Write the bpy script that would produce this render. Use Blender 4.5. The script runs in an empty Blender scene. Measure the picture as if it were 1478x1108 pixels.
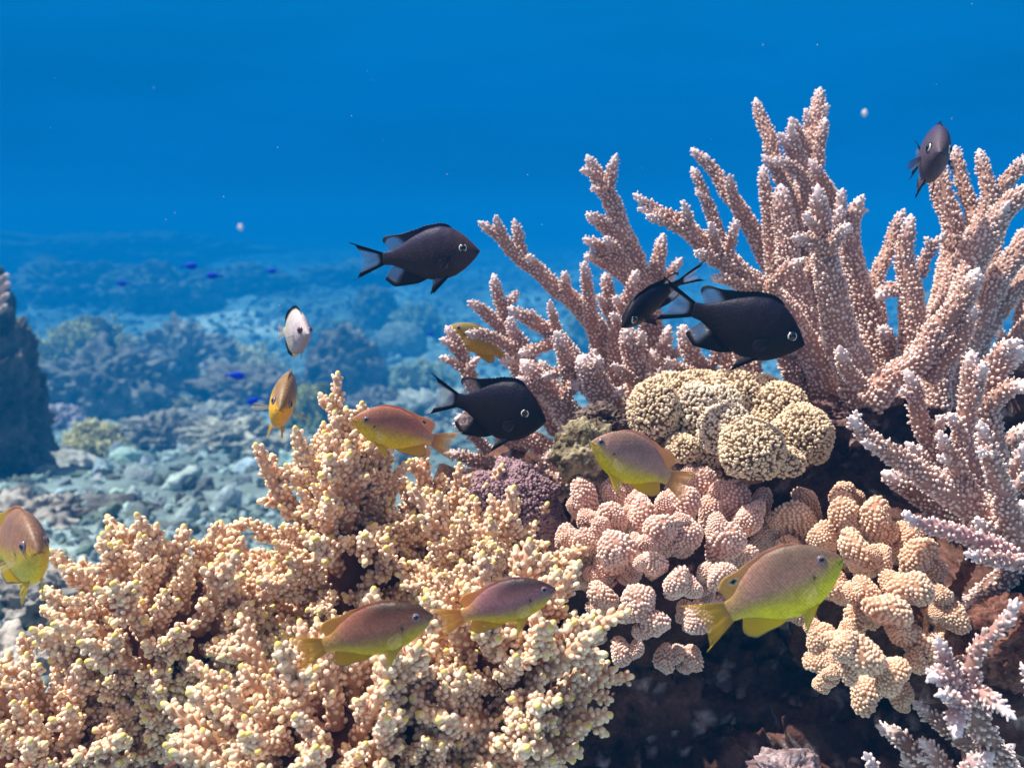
import bpy, math, random
import numpy as np
from mathutils import Matrix, Vector

# ------------------------------------------------------------------ scene
S = bpy.context.scene
COL = bpy.data.collections.new("reef"); S.collection.children.link(COL)
rng = np.random.default_rng(11)
random.seed(11)

# ------------------------------------------------------------------ camera
W0, H0, F = 1478.0, 1108.0, 1420.0        # photo pixels, focal length in photo pixels
CAMZ, PITCH = 3.00, math.radians(9.75)
CAM = np.array([0.0, 0.0, CAMZ])
FWD = np.array([0.0, math.cos(PITCH), -math.sin(PITCH)])
UPV = np.array([0.0, math.sin(PITCH), math.cos(PITCH)])
RGT = np.array([1.0, 0.0, 0.0])
cam = bpy.data.cameras.new("camera"); camo = bpy.data.objects.new("camera", cam); COL.objects.link(camo)
camo.location = CAM; camo.rotation_euler = (math.pi / 2 - PITCH, 0, 0)
cam.sensor_width = 36; cam.lens = 36 * F / W0; cam.clip_start = 0.01; cam.clip_end = 300
cam.dof.use_dof = True; cam.dof.focus_distance = 0.66; cam.dof.aperture_fstop = 11
S.camera = camo

# ------------------------------------------------------------------ light
SUN_DIR = np.array([-0.46, 0.02, 0.88]); SUN_DIR /= np.linalg.norm(SUN_DIR)
sl = bpy.data.lights.new("sun", 'SUN'); so = bpy.data.objects.new("sun", sl); COL.objects.link(so)
sl.energy = 4.9; sl.angle = math.radians(0.6); sl.color = (1.0, 0.92, 0.82)
so.rotation_euler = Vector(SUN_DIR).to_track_quat('Z', 'Y').to_euler(); so.location = (-2, 0, 4)

WATER = (0.0005, 0.098, 0.315)
w = bpy.data.worlds.new("World"); S.world = w; w.use_nodes = True
nt = w.node_tree; nt.nodes.clear()
out = nt.nodes.new('ShaderNodeOutputWorld')
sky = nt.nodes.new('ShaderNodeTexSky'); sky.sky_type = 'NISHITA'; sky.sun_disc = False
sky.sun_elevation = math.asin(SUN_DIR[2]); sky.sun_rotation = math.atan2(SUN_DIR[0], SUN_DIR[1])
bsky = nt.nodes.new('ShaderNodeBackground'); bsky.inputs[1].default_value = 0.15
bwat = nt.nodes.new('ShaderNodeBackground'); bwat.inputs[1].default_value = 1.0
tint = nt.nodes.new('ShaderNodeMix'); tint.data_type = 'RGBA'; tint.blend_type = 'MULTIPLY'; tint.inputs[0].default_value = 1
tint.inputs[7].default_value = (1.55, 0.92, 0.54, 1)  # warm gain added so the overhead sky fills the shade
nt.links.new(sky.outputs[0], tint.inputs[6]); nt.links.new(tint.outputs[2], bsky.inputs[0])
tc = nt.nodes.new('ShaderNodeTexCoord'); sp = nt.nodes.new('ShaderNodeSeparateXYZ')
nt.links.new(tc.outputs['Generated'], sp.inputs[0])
ramp = nt.nodes.new('ShaderNodeValToRGB')       # open water: slightly brighter towards the surface, dim below
e = ramp.color_ramp.elements
e[0].position = 0.30; e[0].color = (0.0, 0.02, 0.06, 1)
e[1].position = 0.50; e[1].color = (WATER[0], WATER[1] * .94, WATER[2] * .97, 1)
x = e.new(0.555); x.color = (0.0, 0.104, 0.325, 1)
x = e.new(0.62); x.color = (0.0005, 0.128, 0.36, 1)
mp = nt.nodes.new('ShaderNodeMapRange'); mp.inputs[1].default_value = -1; mp.inputs[2].default_value = 1
nt.links.new(sp.outputs[2], mp.inputs[0]); nt.links.new(mp.outputs[0], ramp.inputs[0])
wn = nt.nodes.new('ShaderNodeTexNoise'); wn.inputs['Scale'].default_value = 2.2; wn.inputs['Detail'].default_value = 4
wm = nt.nodes.new('ShaderNodeMapping'); wm.inputs['Scale'].default_value = (1.0, 1.0, 6.0)
wr = nt.nodes.new('ShaderNodeMapRange'); wr.inputs[1].default_value = .3; wr.inputs[2].default_value = .7; wr.inputs[3].default_value = .88; wr.inputs[4].default_value = 1.12
wv_ = nt.nodes.new('ShaderNodeVectorMath'); wv_.operation = 'SCALE'
nt.links.new(tc.outputs['Generated'], wm.inputs[0]); nt.links.new(wm.outputs[0], wn.inputs['Vector']); nt.links.new(wn.outputs[0], wr.inputs[0])
nt.links.new(ramp.outputs[0], wv_.inputs[0]); nt.links.new(wr.outputs[0], wv_.inputs['Scale'])
nt.links.new(wv_.outputs[0], bwat.inputs[0])
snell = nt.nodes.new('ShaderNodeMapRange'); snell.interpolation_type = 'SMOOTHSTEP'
snell.inputs[1].default_value = 0.30; snell.inputs[2].default_value = 0.62   # overhead sky window, widened to add fill light
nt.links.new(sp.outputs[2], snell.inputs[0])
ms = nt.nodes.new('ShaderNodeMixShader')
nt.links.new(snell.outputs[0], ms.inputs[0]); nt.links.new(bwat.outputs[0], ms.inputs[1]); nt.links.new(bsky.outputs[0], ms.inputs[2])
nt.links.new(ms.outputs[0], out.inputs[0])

S.view_settings.view_transform = 'Standard'; S.view_settings.look = 'None'
S.view_settings.exposure = 0.6; S.view_settings.gamma = 1.0; S.view_settings.use_curve_mapping = False
S.render.engine = 'CYCLES'
cy = S.cycles
cy.use_denoising = True; cy.max_bounces = 8; cy.diffuse_bounces = 4; cy.volume_bounces = 1
cy.transparent_max_bounces = 24; cy.sample_clamp_indirect = 6; cy.caustics_reflective = False; cy.caustics_refractive = False

# ------------------------------------------------------------------ helpers
def P(px, py, d):
    return CAM + FWD * d + RGT * ((px - W0 / 2) / F * d) + UPV * ((H0 / 2 - py) / F * d)
HY = np.array([-5, .3, .7, 1., 1.5, 2.5, 5., 10., 15., 20., 40., 200.]); HZ = np.array([.50, .50, .52, .55, .62, .85, 1.40, 2.15, 2.55, 2.70, 2.72, 2.72])
def H_at(y): return np.interp(y, HY, HZ)            # how far the sea bed lies below the camera
_ty = np.exp(np.linspace(math.log(.4), math.log(150), 900)); _ts = H_at(_ty) / _ty
def G(px, py):
    """the point of the (smooth) sea bed seen at a photo pixel"""
    v = FWD + RGT * ((px - W0 / 2) / F) + UPV * ((H0 / 2 - py) / F)
    sl_ = max(-v[2] / v[1], _ts[-1])
    y = float(np.interp(sl_, _ts[::-1], _ty[::-1]))
    return np.array([v[0] / v[1] * y, y, CAMZ - H_at(y)])
def Rm(px, d): return px * d / F             # length of px photo pixels at depth d
def nrm(v):
    v = np.asarray(v, float); return v / np.maximum(np.linalg.norm(v, axis=-1, keepdims=True), 1e-9)

def vnoise(p, seed=0):
    i = np.floor(p).astype(np.int64); f = p - i; f = f * f * (3 - 2 * f)
    def h(dx, dy, dz):
        n = ((i[:, 0] + dx) * 374761393 + (i[:, 1] + dy) * 668265263 + (i[:, 2] + dz) * 1274126177 + seed * 974711) & 0xffffffff
        n = ((n ^ (n >> 13)) * 1274126177) & 0xffffffff
        n = ((n ^ (n >> 16)) * 2246822519) & 0xffffffff
        return ((n ^ (n >> 15)) & 0xffff) / 32767.5 - 1
    X, Y, Z = f[:, 0], f[:, 1], f[:, 2]
    a = h(0,0,0)*(1-X)+h(1,0,0)*X; b = h(0,1,0)*(1-X)+h(1,1,0)*X
    c = h(0,0,1)*(1-X)+h(1,0,1)*X; d = h(0,1,1)*(1-X)+h(1,1,1)*X
    return (a*(1-Y)+b*Y)*(1-Z)+(c*(1-Y)+d*Y)*Z
def fbm(p, o=4, seed=0, gain=.5):
    s = 0; a = 1
    for k in range(o):
        s = s + a * vnoise(p, seed + k * 7); p = p * 2.03 + 3.7; a *= gain
    return s

def sstep(x, a, b):
    t = np.clip((x - a) / (b - a), 0, 1); return t * t * (3 - 2 * t)

class MB:
    """collects pieces (verts, quads/tris, colours) and links them as ONE mesh object"""
    def __init__(s): s.v = []; s.f = []; s.c = []; s.n = 0
    def add(s, v, faces, c):
        """faces: list of int arrays (k, 3) or (k, 4)"""
        v = np.asarray(v, float).reshape(-1, 3)
        c = np.asarray(c, float)
        if c.ndim == 1: c = np.tile(c, (len(v), 1))
        if c.shape[1] == 3: c = np.hstack([c, np.ones((len(c), 1))])
        s.v.append(v); s.c.append(c)
        for f in faces:
            if len(f): s.f.append(np.asarray(f, np.int64) + s.n)
        s.n += len(v)
    def scatter(s, tv, tf, tcw, R, T, sc, c0, c1):
        """copies of a template: R (k,3,3), T (k,3), sc (k,3); colour = mix(c0, c1, tcw)"""
        k = len(T); n = len(tv)
        v = np.einsum('kij,knj->kni', R, tv[None] * sc[:, None, :]) + T[:, None, :]
        c0 = np.broadcast_to(np.asarray(c0, float), (k, 3)); c1 = np.broadcast_to(np.asarray(c1, float), (k, 3))
        c = c0[:, None, :] * (1 - tcw)[None, :, None] + c1[:, None, :] * tcw[None, :, None]
        off = (np.arange(k) * n)[:, None, None]
        s.add(v.reshape(-1, 3), [(f[None] + off).reshape(-1, f.shape[1]) for f in tf], c.reshape(-1, 3))
    def mesh(s, name, mat, smooth=True):
        me = bpy.data.meshes.new(name)
        v = np.concatenate(s.v); c = np.concatenate(s.c)
        me.vertices.add(len(v)); me.vertices.foreach_set("co", v.astype(np.float32).ravel())
        tot = np.concatenate([np.full(len(f), f.shape[1]) for f in s.f])
        loops = np.concatenate([f.ravel() for f in s.f])
        me.loops.add(len(loops)); me.loops.foreach_set("vertex_index", loops.astype(np.int32))
        me.polygons.add(len(tot))
        st = np.concatenate([[0], np.cumsum(tot)[:-1]])
        me.polygons.foreach_set("loop_start", st.astype(np.int32))
        me.polygons.foreach_set("use_smooth", np.full(len(tot), smooth))
        a = me.color_attributes.new("Col", 'FLOAT_COLOR', 'POINT')
        a.data.foreach_set("color", c.astype(np.float32).ravel())
        me.update(calc_edges=True); me.validate()
        me.materials.append(mat)
        return me
    def build(s, name, mat, parent=None, smooth=True):
        return link(name, s.mesh(name, mat, smooth), parent)

def link(name, data, parent=None):
    o = bpy.data.objects.new(name, data); COL.objects.link(o)
    if parent is not None: o.parent = parent
    return o
def empty(name, loc=(0, 0, 0)):
    o = bpy.data.objects.new(name, None); COL.objects.link(o); o.location = loc
    o.empty_display_size = .01
    return o
def tag(o, label=None, cat=None, group=None, kind=None):
    if label: o["label"] = label
    if cat: o["category"] = cat
    if group: o["group"] = group
    if kind: o["kind"] = kind
    return o

def frames(d, twist=None):
    d = nrm(d); k = len(d)
    ref = np.tile([0., 0, 1], (k, 1)); ref[np.abs(d[:, 2]) > .95] = [1., 0, 0]
    x = nrm(np.cross(ref, d)); y = np.cross(d, x)
    if twist is not None:
        c = np.cos(twist)[:, None]; s_ = np.sin(twist)[:, None]
        x, y = x * c + y * s_, y * c - x * s_
    return np.stack([x, y, d], axis=2)

def lathe(prof, seg):
    """prof: (z, r) list; last r may be 0 (apex). returns verts, faces, z"""
    v = []; quads = []; tris = []
    a = np.arange(seg) * 2 * np.pi / seg
    apex = prof[-1][1] == 0
    rings = prof[:-1] if apex else prof
    for z, r in rings:
        v += [[r * np.cos(t), r * np.sin(t), z] for t in a]
    for i in range(len(rings) - 1):
        for j in range(seg):
            quads.append([i*seg+j, i*seg+(j+1) % seg, (i+1)*seg+(j+1) % seg, (i+1)*seg+j])
    if apex:
        v.append([0, 0, prof[-1][0]])
        b = (len(rings)-1)*seg
        for j in range(seg): tris.append([b+j, b+(j+1) % seg, len(v)-1])
    v = np.array(v, float)
    fs = [np.array(quads, int).reshape(-1, 4)]
    if tris: fs.append(np.array(tris, int))
    return v, fs

NUB, NUBF = lathe([(0, .80), (.35, .95), (.62, 1.0), (.84, .78), (.96, .42), (1.0, 0)], 8)
NUBW = np.clip((NUB[:, 2] - .25) / .6, 0, 1)
CUP, CUPF = lathe([(-.1, 1.25), (.25, 1.0), (.6, .82), (.88, .66), (1.0, .40), (.93, 0)], 7)
CUPW = np.clip((CUP[:, 2] - .2) / .6, 0, 1)
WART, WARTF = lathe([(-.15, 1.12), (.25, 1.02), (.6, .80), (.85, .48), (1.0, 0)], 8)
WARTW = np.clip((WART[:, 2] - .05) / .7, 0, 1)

def smooth_path(pts, step):
    """Catmull-Rom resample of (k, m) control rows (first three are the position)"""
    p = np.asarray(pts, float)
    if len(p) == 2: p = np.vstack([p[0], p.mean(0), p[1]])
    q = np.vstack([2 * p[0] - p[1], p, 2 * p[-1] - p[-2]])
    out = []
    for i in range(1, len(q) - 2):
        n = max(2, int(np.ceil(np.linalg.norm(q[i+1, :3] - q[i, :3]) / step)))
        t = np.linspace(0, 1, n, endpoint=False)[:, None]
        a, b, c, d = q[i-1], q[i], q[i+1], q[i+2]
        out.append(.5*((2*b)+(-a+c)*t+(2*a-5*b+4*c-d)*t*t+(-a+3*b-3*c+d)*t**3))
    out.append(q[-2][None])
    return np.vstack(out)

def tube(mb, path, rad, seg, col, cap=True, wob=0., seed=0):
    """tapered tube; path from base to tip"""
    n = len(path)
    t = nrm(np.gradient(path, axis=0))
    x = np.zeros((n, 3)); r0 = np.array([.31, .77, .55]); x[0] = nrm(np.cross(r0, t[0]))
    for i in range(1, n): x[i] = nrm(x[i-1] - t[i] * np.dot(x[i-1], t[i]))
    y = np.cross(t, x)
    a = np.arange(seg) * 2 * np.pi / seg
    ca, sa = np.cos(a), np.sin(a)
    dirs = x[:, None] * ca[None, :, None] + y[:, None] * sa[None, :, None]
    rr = np.broadcast_to(rad[:, None], (n, seg)).copy()
    if wob:
        pp = (path[:, None] + dirs * rad[:, None, None]).reshape(-1, 3)
        rr *= 1 + wob * fbm(pp / (rad.max() * 1.4), 2, seed).reshape(n, seg)
    v = (path[:, None] + dirs * rr[:, :, None]).reshape(-1, 3)
    idx = np.arange(n * seg).reshape(n, seg)
    q = np.stack([idx[:-1], np.roll(idx[:-1], -1, 1), np.roll(idx[1:], -1, 1), idx[1:]], -1).reshape(-1, 4)
    c = np.repeat(col, seg, 0) if np.ndim(col) == 2 else col
    fs = [q]
    if cap:
        v = np.vstack([v, path[-1] + t[-1] * rad[-1] * .8])
        b = (n-1)*seg; j = np.arange(seg)
        fs.append(np.stack([b + j, b + (j+1) % seg, np.full(seg, n*seg)], -1))
        if np.ndim(c) == 2: c = np.vstack([c, c[-1]])
    mb.add(v, fs, c)
    return t, x, y

_ico = {}
def ico(sub):
    if sub in _ico: return _ico[sub]
    g = (1 + 5 ** .5) / 2
    v = [(-1,g,0),(1,g,0),(-1,-g,0),(1,-g,0),(0,-1,g),(0,1,g),(0,-1,-g),(0,1,-g),(g,0,-1),(g,0,1),(-g,0,-1),(-g,0,1)]
    v = [tuple(nrm(np.array(q))) for q in v]
    f = [(0,11,5),(0,5,1),(0,1,7),(0,7,10),(0,10,11),(1,5,9),(5,11,4),(11,10,2),(10,7,6),(7,1,8),(3,9,4),(3,4,2),(3,2,6),(3,6,8),(3,8,9),(4,9,5),(2,4,11),(6,2,10),(8,6,7),(9,8,1)]
    for _ in range(sub):
        cache = {}; nf = []
        def mid(a, b):
            k = (min(a, b), max(a, b))
            if k not in cache:
                m = np.array(v[a]) + np.array(v[b]); v.append(tuple(m / np.linalg.norm(m))); cache[k] = len(v) - 1
            return cache[k]
        for a, b, c in f:
            ab, bc, ca = mid(a, b), mid(b, c), mid(c, a)
            nf += [(a, ab, ca), (b, bc, ab), (c, ca, bc), (ab, bc, ca)]
        f = nf
    _ico[sub] = (np.array(v), np.array(f, int))
    return _ico[sub]
def fib(n, jit=0.):
    i = np.arange(n) + .5
    ph = np.arccos(1 - 2 * i / n); th = np.pi * (1 + 5 ** .5) * i
    v = np.stack([np.cos(th)*np.sin(ph), np.sin(th)*np.sin(ph), np.cos(ph)], -1)
    if jit: v = nrm(v + rng.normal(0, jit, v.shape))
    return v

# ------------------------------------------------------------------ materials
def mat(name, rough=.7, spec=.25, var=.18, vscale=60., fine=400., bump=.0, bscale=900., sss=0., coat=0.):
    m = bpy.data.materials.new(name); m.use_nodes = True
    n = m.node_tree.nodes; l = m.node_tree.links
    b = n['Principled BSDF']
    a = n.new('ShaderNodeAttribute'); a.attribute_name = 'Col'
    t = n.new('ShaderNodeTexCoord')
    n1 = n.new('ShaderNodeTexNoise'); n1.inputs['Scale'].default_value = vscale; n1.inputs['Detail'].default_value = 4
    n2 = n.new('ShaderNodeTexNoise'); n2.inputs['Scale'].default_value = fine; n2.inputs['Detail'].default_value = 3
    l.new(t.outputs['Object'], n1.inputs['Vector']); l.new(t.outputs['Object'], n2.inputs['Vector'])
    ad = n.new('ShaderNodeMath'); ad.operation = 'ADD'
    l.new(n1.outputs[0], ad.inputs[0]); l.new(n2.outputs[0], ad.inputs[1])
    mr = n.new('ShaderNodeMapRange'); mr.inputs[1].default_value = .6; mr.inputs[2].default_value = 1.4
    mr.inputs[3].default_value = 1 - var * 1.3; mr.inputs[4].default_value = 1 + var
    l.new(ad.outputs[0], mr.inputs[0])
    mx = n.new('ShaderNodeVectorMath'); mx.operation = 'SCALE'
    l.new(a.outputs['Color'], mx.inputs[0]); l.new(mr.outputs[0], mx.inputs['Scale'])
    l.new(mx.outputs[0], b.inputs['Base Color'])
    b.inputs['Roughness'].default_value = rough; b.inputs['Specular IOR Level'].default_value = spec
    if sss:
        b.inputs['Subsurface Weight'].default_value = sss; b.inputs['Subsurface Radius'].default_value = (.004, .002, .001)
        b.inputs['Subsurface Scale'].default_value = 1.0
    if bump:
        n3 = n.new('ShaderNodeTexNoise'); n3.inputs['Scale'].default_value = bscale; n3.inputs['Detail'].default_value = 5
        l.new(t.outputs['Object'], n3.inputs['Vector'])
        bp = n.new('ShaderNodeBump'); bp.inputs['Strength'].default_value = bump; bp.inputs['Distance'].default_value = .6 / bscale
        l.new(n3.outputs[0], bp.inputs['Height']); l.new(bp.outputs[0], b.inputs['Normal'])
    return m

M_STAG = mat("staghorn_coral", .65, .3, .22, 24, 420, .25, 1500)
M_BUSH = mat("bushy_coral", .6, .3, .12, 45, 500, .12, 1200)
M_POC = mat("cauliflower_coral", .65, .3, .12, 40, 500, .2, 1500)
M_LOBE = mat("lobed_coral", .75, .2, .22, 45, 300, .3, 1200)
M_SOFT = mat("soft_coral", .9, .1, .3, 60, 350, .6, 900)
M_ROCK = mat("reef_rock", .85, .25, .55, 40, 220, 1.0, 330)
M_TURF = mat("algae_rock", .95, .1, .6, 120, 420, 1.0, 500)
M_SAND = mat("seabed", .95, .1, .42, 2, 11, 1.0, 14)
M_RUB = mat("rubble", .95, .1, .38, 7, 45, .9, 70)
M_FAR = mat("far_coral", .85, .15, .35, 4, 20, .9, 32)

def fish_mat(name, rough, spec, stripes, iri=0.):
    m = bpy.data.materials.new(name); m.use_nodes = True
    n = m.node_tree.nodes; l = m.node_tree.links; b = n['Principled BSDF']
    a = n.new('ShaderNodeAttribute'); a.attribute_name = 'Col'
    t = n.new('ShaderNodeTexCoord')
    mpg = n.new('ShaderNodeMapping'); mpg.inputs['Rotation'].default_value = (0, math.radians(14), 0)
    l.new(t.outputs['Object'], mpg.inputs[0])
    wv = n.new('ShaderNodeTexWave'); wv.wave_type = 'BANDS'; wv.bands_direction = 'X'
    wv.inputs['Scale'].default_value = 13; wv.inputs['Distortion'].default_value = .8; wv.inputs['Detail Scale'].default_value = 6
    l.new(mpg.outputs[0], wv.inputs[0])
    n1 = n.new('ShaderNodeTexNoise'); n1.inputs['Scale'].default_value = 9; n1.inputs['Detail'].default_value = 5
    l.new(t.outputs['Object'], n1.inputs['Vector'])
    m1 = n.new('ShaderNodeMapRange'); m1.inputs[3].default_value = 1 - stripes; m1.inputs[4].default_value = 1.0
    l.new(wv.outputs['Fac'], m1.inputs[0])
    m2 = n.new('ShaderNodeMapRange'); m2.inputs[1].default_value = .3; m2.inputs[2].default_value = .7
    m2.inputs[3].default_value = .86; m2.inputs[4].default_value = 1.1
    l.new(n1.outputs[0], m2.inputs[0])
    vs = n.new('ShaderNodeTexVoronoi'); vs.inputs['Scale'].default_value = 38; l.new(t.outputs['Object'], vs.inputs['Vector'])
    m3 = n.new('ShaderNodeMapRange'); m3.inputs[1].default_value = 0; m3.inputs[2].default_value = .75; m3.inputs[3].default_value = 1.08; m3.inputs[4].default_value = .80
    l.new(vs.outputs['Distance'], m3.inputs[0])
    m0 = n.new('ShaderNodeMath'); m0.operation = 'MULTIPLY'; l.new(m1.outputs[0], m0.inputs[0]); l.new(m3.outputs[0], m0.inputs[1])
    mm = n.new('ShaderNodeMath'); mm.operation = 'MULTIPLY'; l.new(m0.outputs[0], mm.inputs[0]); l.new(m2.outputs[0], mm.inputs[1])
    mx = n.new('ShaderNodeVectorMath'); mx.operation = 'SCALE'
    l.new(a.outputs['Color'], mx.inputs[0]); l.new(mm.outputs[0], mx.inputs['Scale']); l.new(mx.outputs[0], b.inputs['Base Color'])
    b.inputs['Roughness'].default_value = rough; b.inputs['Specular IOR Level'].default_value = spec
    if iri:
        b.inputs['Subsurface Weight'].default_value = iri; b.inputs['Subsurface Radius'].default_value = (.0035, .0025, .0012); b.inputs['Subsurface Scale'].default_value = 1.0
    vo = n.new('ShaderNodeTexVoronoi'); vo.inputs['Scale'].default_value = 42
    l.new(t.outputs['Object'], vo.inputs['Vector'])
    bp = n.new('ShaderNodeBump'); bp.inputs['Strength'].default_value = .25; bp.inputs['Distance'].default_value = .0006
    l.new(vo.outputs['Distance'], bp.inputs['Height']); l.new(bp.outputs[0], b.inputs['Normal'])
    return m
M_FISH = fish_mat("damselfish_skin", .45, .22, .24, .30)
M_DARK = fish_mat("dark_fish_skin", .5, .13, .22)
M_PALE = fish_mat("pale_fish_skin", .5, .35, .06)

def fin_mat():
    m = bpy.data.materials.new("fin_membrane"); m.use_nodes = True
    n = m.node_tree.nodes; l = m.node_tree.links; b = n['Principled BSDF']; o = n['Material Output']
    a = n.new('ShaderNodeAttribute'); a.attribute_name = 'Col'
    l.new(a.outputs['Color'], b.inputs['Base Color']); b.inputs['Roughness'].default_value = .5
    b.inputs['Specular IOR Level'].default_value = .3
    tr = n.new('ShaderNodeBsdfTranslucent'); l.new(a.outputs['Color'], tr.inputs[0])
    m1 = n.new('ShaderNodeMixShader'); m1.inputs[0].default_value = .6
    l.new(b.outputs[0], m1.inputs[1]); l.new(tr.outputs[0], m1.inputs[2])
    tp = n.new('ShaderNodeBsdfTransparent')
    m2 = n.new('ShaderNodeMixShader'); l.new(a.outputs['Alpha'], m2.inputs[0])
    l.new(tp.outputs[0], m2.inputs[1]); l.new(m1.outputs[0], m2.inputs[2]); l.new(m2.outputs[0], o.inputs[0])
    return m
M_FIN = fin_mat()
def plain(name, rough, spec):
    m = bpy.data.materials.new(name); m.use_nodes = True
    n = m.node_tree.nodes; l = m.node_tree.links; b = n['Principled BSDF']
    a = n.new('ShaderNodeAttribute'); a.attribute_name = 'Col'; l.new(a.outputs['Color'], b.inputs['Base Color'])
    b.inputs['Roughness'].default_value = rough; b.inputs['Specular IOR Level'].default_value = spec
    return m
M_EYE = plain("fish_eye", .15, .6)
M_SPECK = plain("speck", .6, .3)

# ------------------------------------------------------------------ the sea bed
def ground_z(x, y):
    p = np.stack([x, y, np.zeros_like(x)], -1)
    k = np.clip(y / 7, .22, 1)
    z = CAMZ - H_at(y) + k * (.22 * fbm(p * .17, 3, 3) + .13 * fbm(p * .6, 3, 9)) + k * .075 * np.abs(fbm(p * 1.9, 3, 21)) + .030 * k * fbm(p * 6, 3, 33) + .014 * np.clip(3 - y, 0, 1) * fbm(p * 22, 3, 35)
    z += .35 * np.clip((y - 22) / 40, 0, 1) ** 1.3 * (1 + .5 * vnoise(p * .12, 5))
    return z - .05

def seabed():
    ny, nx = 640, 860
    yy = -1.6 + 2.0 * (np.exp(np.linspace(0, 4.0, ny)) - 1)
    u = np.linspace(-1, 1, nx)
    Y = np.repeat(yy[:, None], nx, 1); X = u[None, :] * (2.4 + 1.15 * np.maximum(Y, 0))
    Z = ground_z(X.ravel(), Y.ravel())
    v = np.stack([X.ravel(), Y.ravel(), Z], -1)
    i = np.arange(ny * nx).reshape(ny, nx)
    q = np.stack([i[:-1, :-1], i[:-1, 1:], i[1:, 1:], i[1:, :-1]], -1).reshape(-1, 4)
    t = fbm(v * np.array([.5, .3, 0]) , 4, 51)
    t2 = fbm(v * np.array([2., 1.7, 0]), 3, 61)
    k = np.clip(.45 + .55 * t + .25 * t2, 0, 1)[:, None]
    c = np.array([.13, .18, .19]) * (1 - k) + np.array([.43, .57, .60]) * k  # water's loss of red painted in as a cyan shift of the bed
    for sx, sy, ax, ay in [(320, 470, 95, 13), (400, 476, 70, 9), (90, 372, 50, 8), (300, 452, 30, 6), (455, 402, 60, 6), (620, 600, 70, 16), (740, 655, 60, 14)]:
        g = G(sx, sy); wx = np.linalg.norm(G(sx + ax, sy) - g); wy = np.linalg.norm(G(sx, sy - ay) - g)
        m = np.hypot((v[:, 0] - g[0]) / wx, (v[:, 1] - g[1]) / wy) + .35 * fbm(v * np.array([1.4, 1.0, 0]), 3, 88)
        m = (1 - sstep(m, .7, 1.05))[:, None]; c = c * (1 - m) + np.array([.78, .78, .72]) * m
    mb = MB(); mb.add(v, [q], c)
    tag(mb.build("seabed", M_SAND), kind="structure")
seabed()

def pebble(sub, seed, amp=.45):
    v, f = ico(sub)
    return v * (1 + amp * fbm(v * 1.6, 3, seed))[:, None], f
def rubble():
    mb = MB()
    n = 34000
    px = rng.uniform(-800, 2000, n); py = 372 + 690 * rng.uniform(0, 1, n) ** 1.15
    pts = np.array([G(a, b) for a, b in zip(px, py)])
    pts[:, 2] = ground_z(pts[:, 0], pts[:, 1])
    dist = np.linalg.norm(pts - CAM, axis=1)
    size = np.clip(dist * .0026 * (1 + 1.1 * np.exp(-dist / 3)) * np.exp(rng.normal(0, .5, n)), .003, .12)
    for k in range(10):
        s = np.arange(n) % 10 == k
        v, f = pebble(2, 100 + k, .55)
        m = s.sum()
        d = rng.normal(0, 1, (m, 3)); R = frames(d, rng.uniform(0, 6.28, m))
        asp = np.stack([rng.uniform(.6, 1., m), rng.uniform(.6, 1., m), rng.uniform(.8, 1.8, m)], -1)
        b = .12 + .46 * rng.uniform(0, 1, m) ** 1.5
        c = b[:, None] * np.array([.78, 1.03, 1.08]) * (1 + rng.normal(0, .06, (m, 3)))  # blue cast of the water painted into the rubble colour
        T = pts[s] + np.array([0, 0, .15]) * size[s][:, None]
        mb.scatter(v, [f], np.clip(v[:, 2] * .5 + .5, 0, 1) * 0 + .5, R, T, size[s][:, None] * asp, c, c)
    tag(mb.build("coral_rubble", M_RUB), "loose grey coral rubble covering the sea floor beyond the reef", "rubble", kind="stuff")
rubble()

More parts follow.
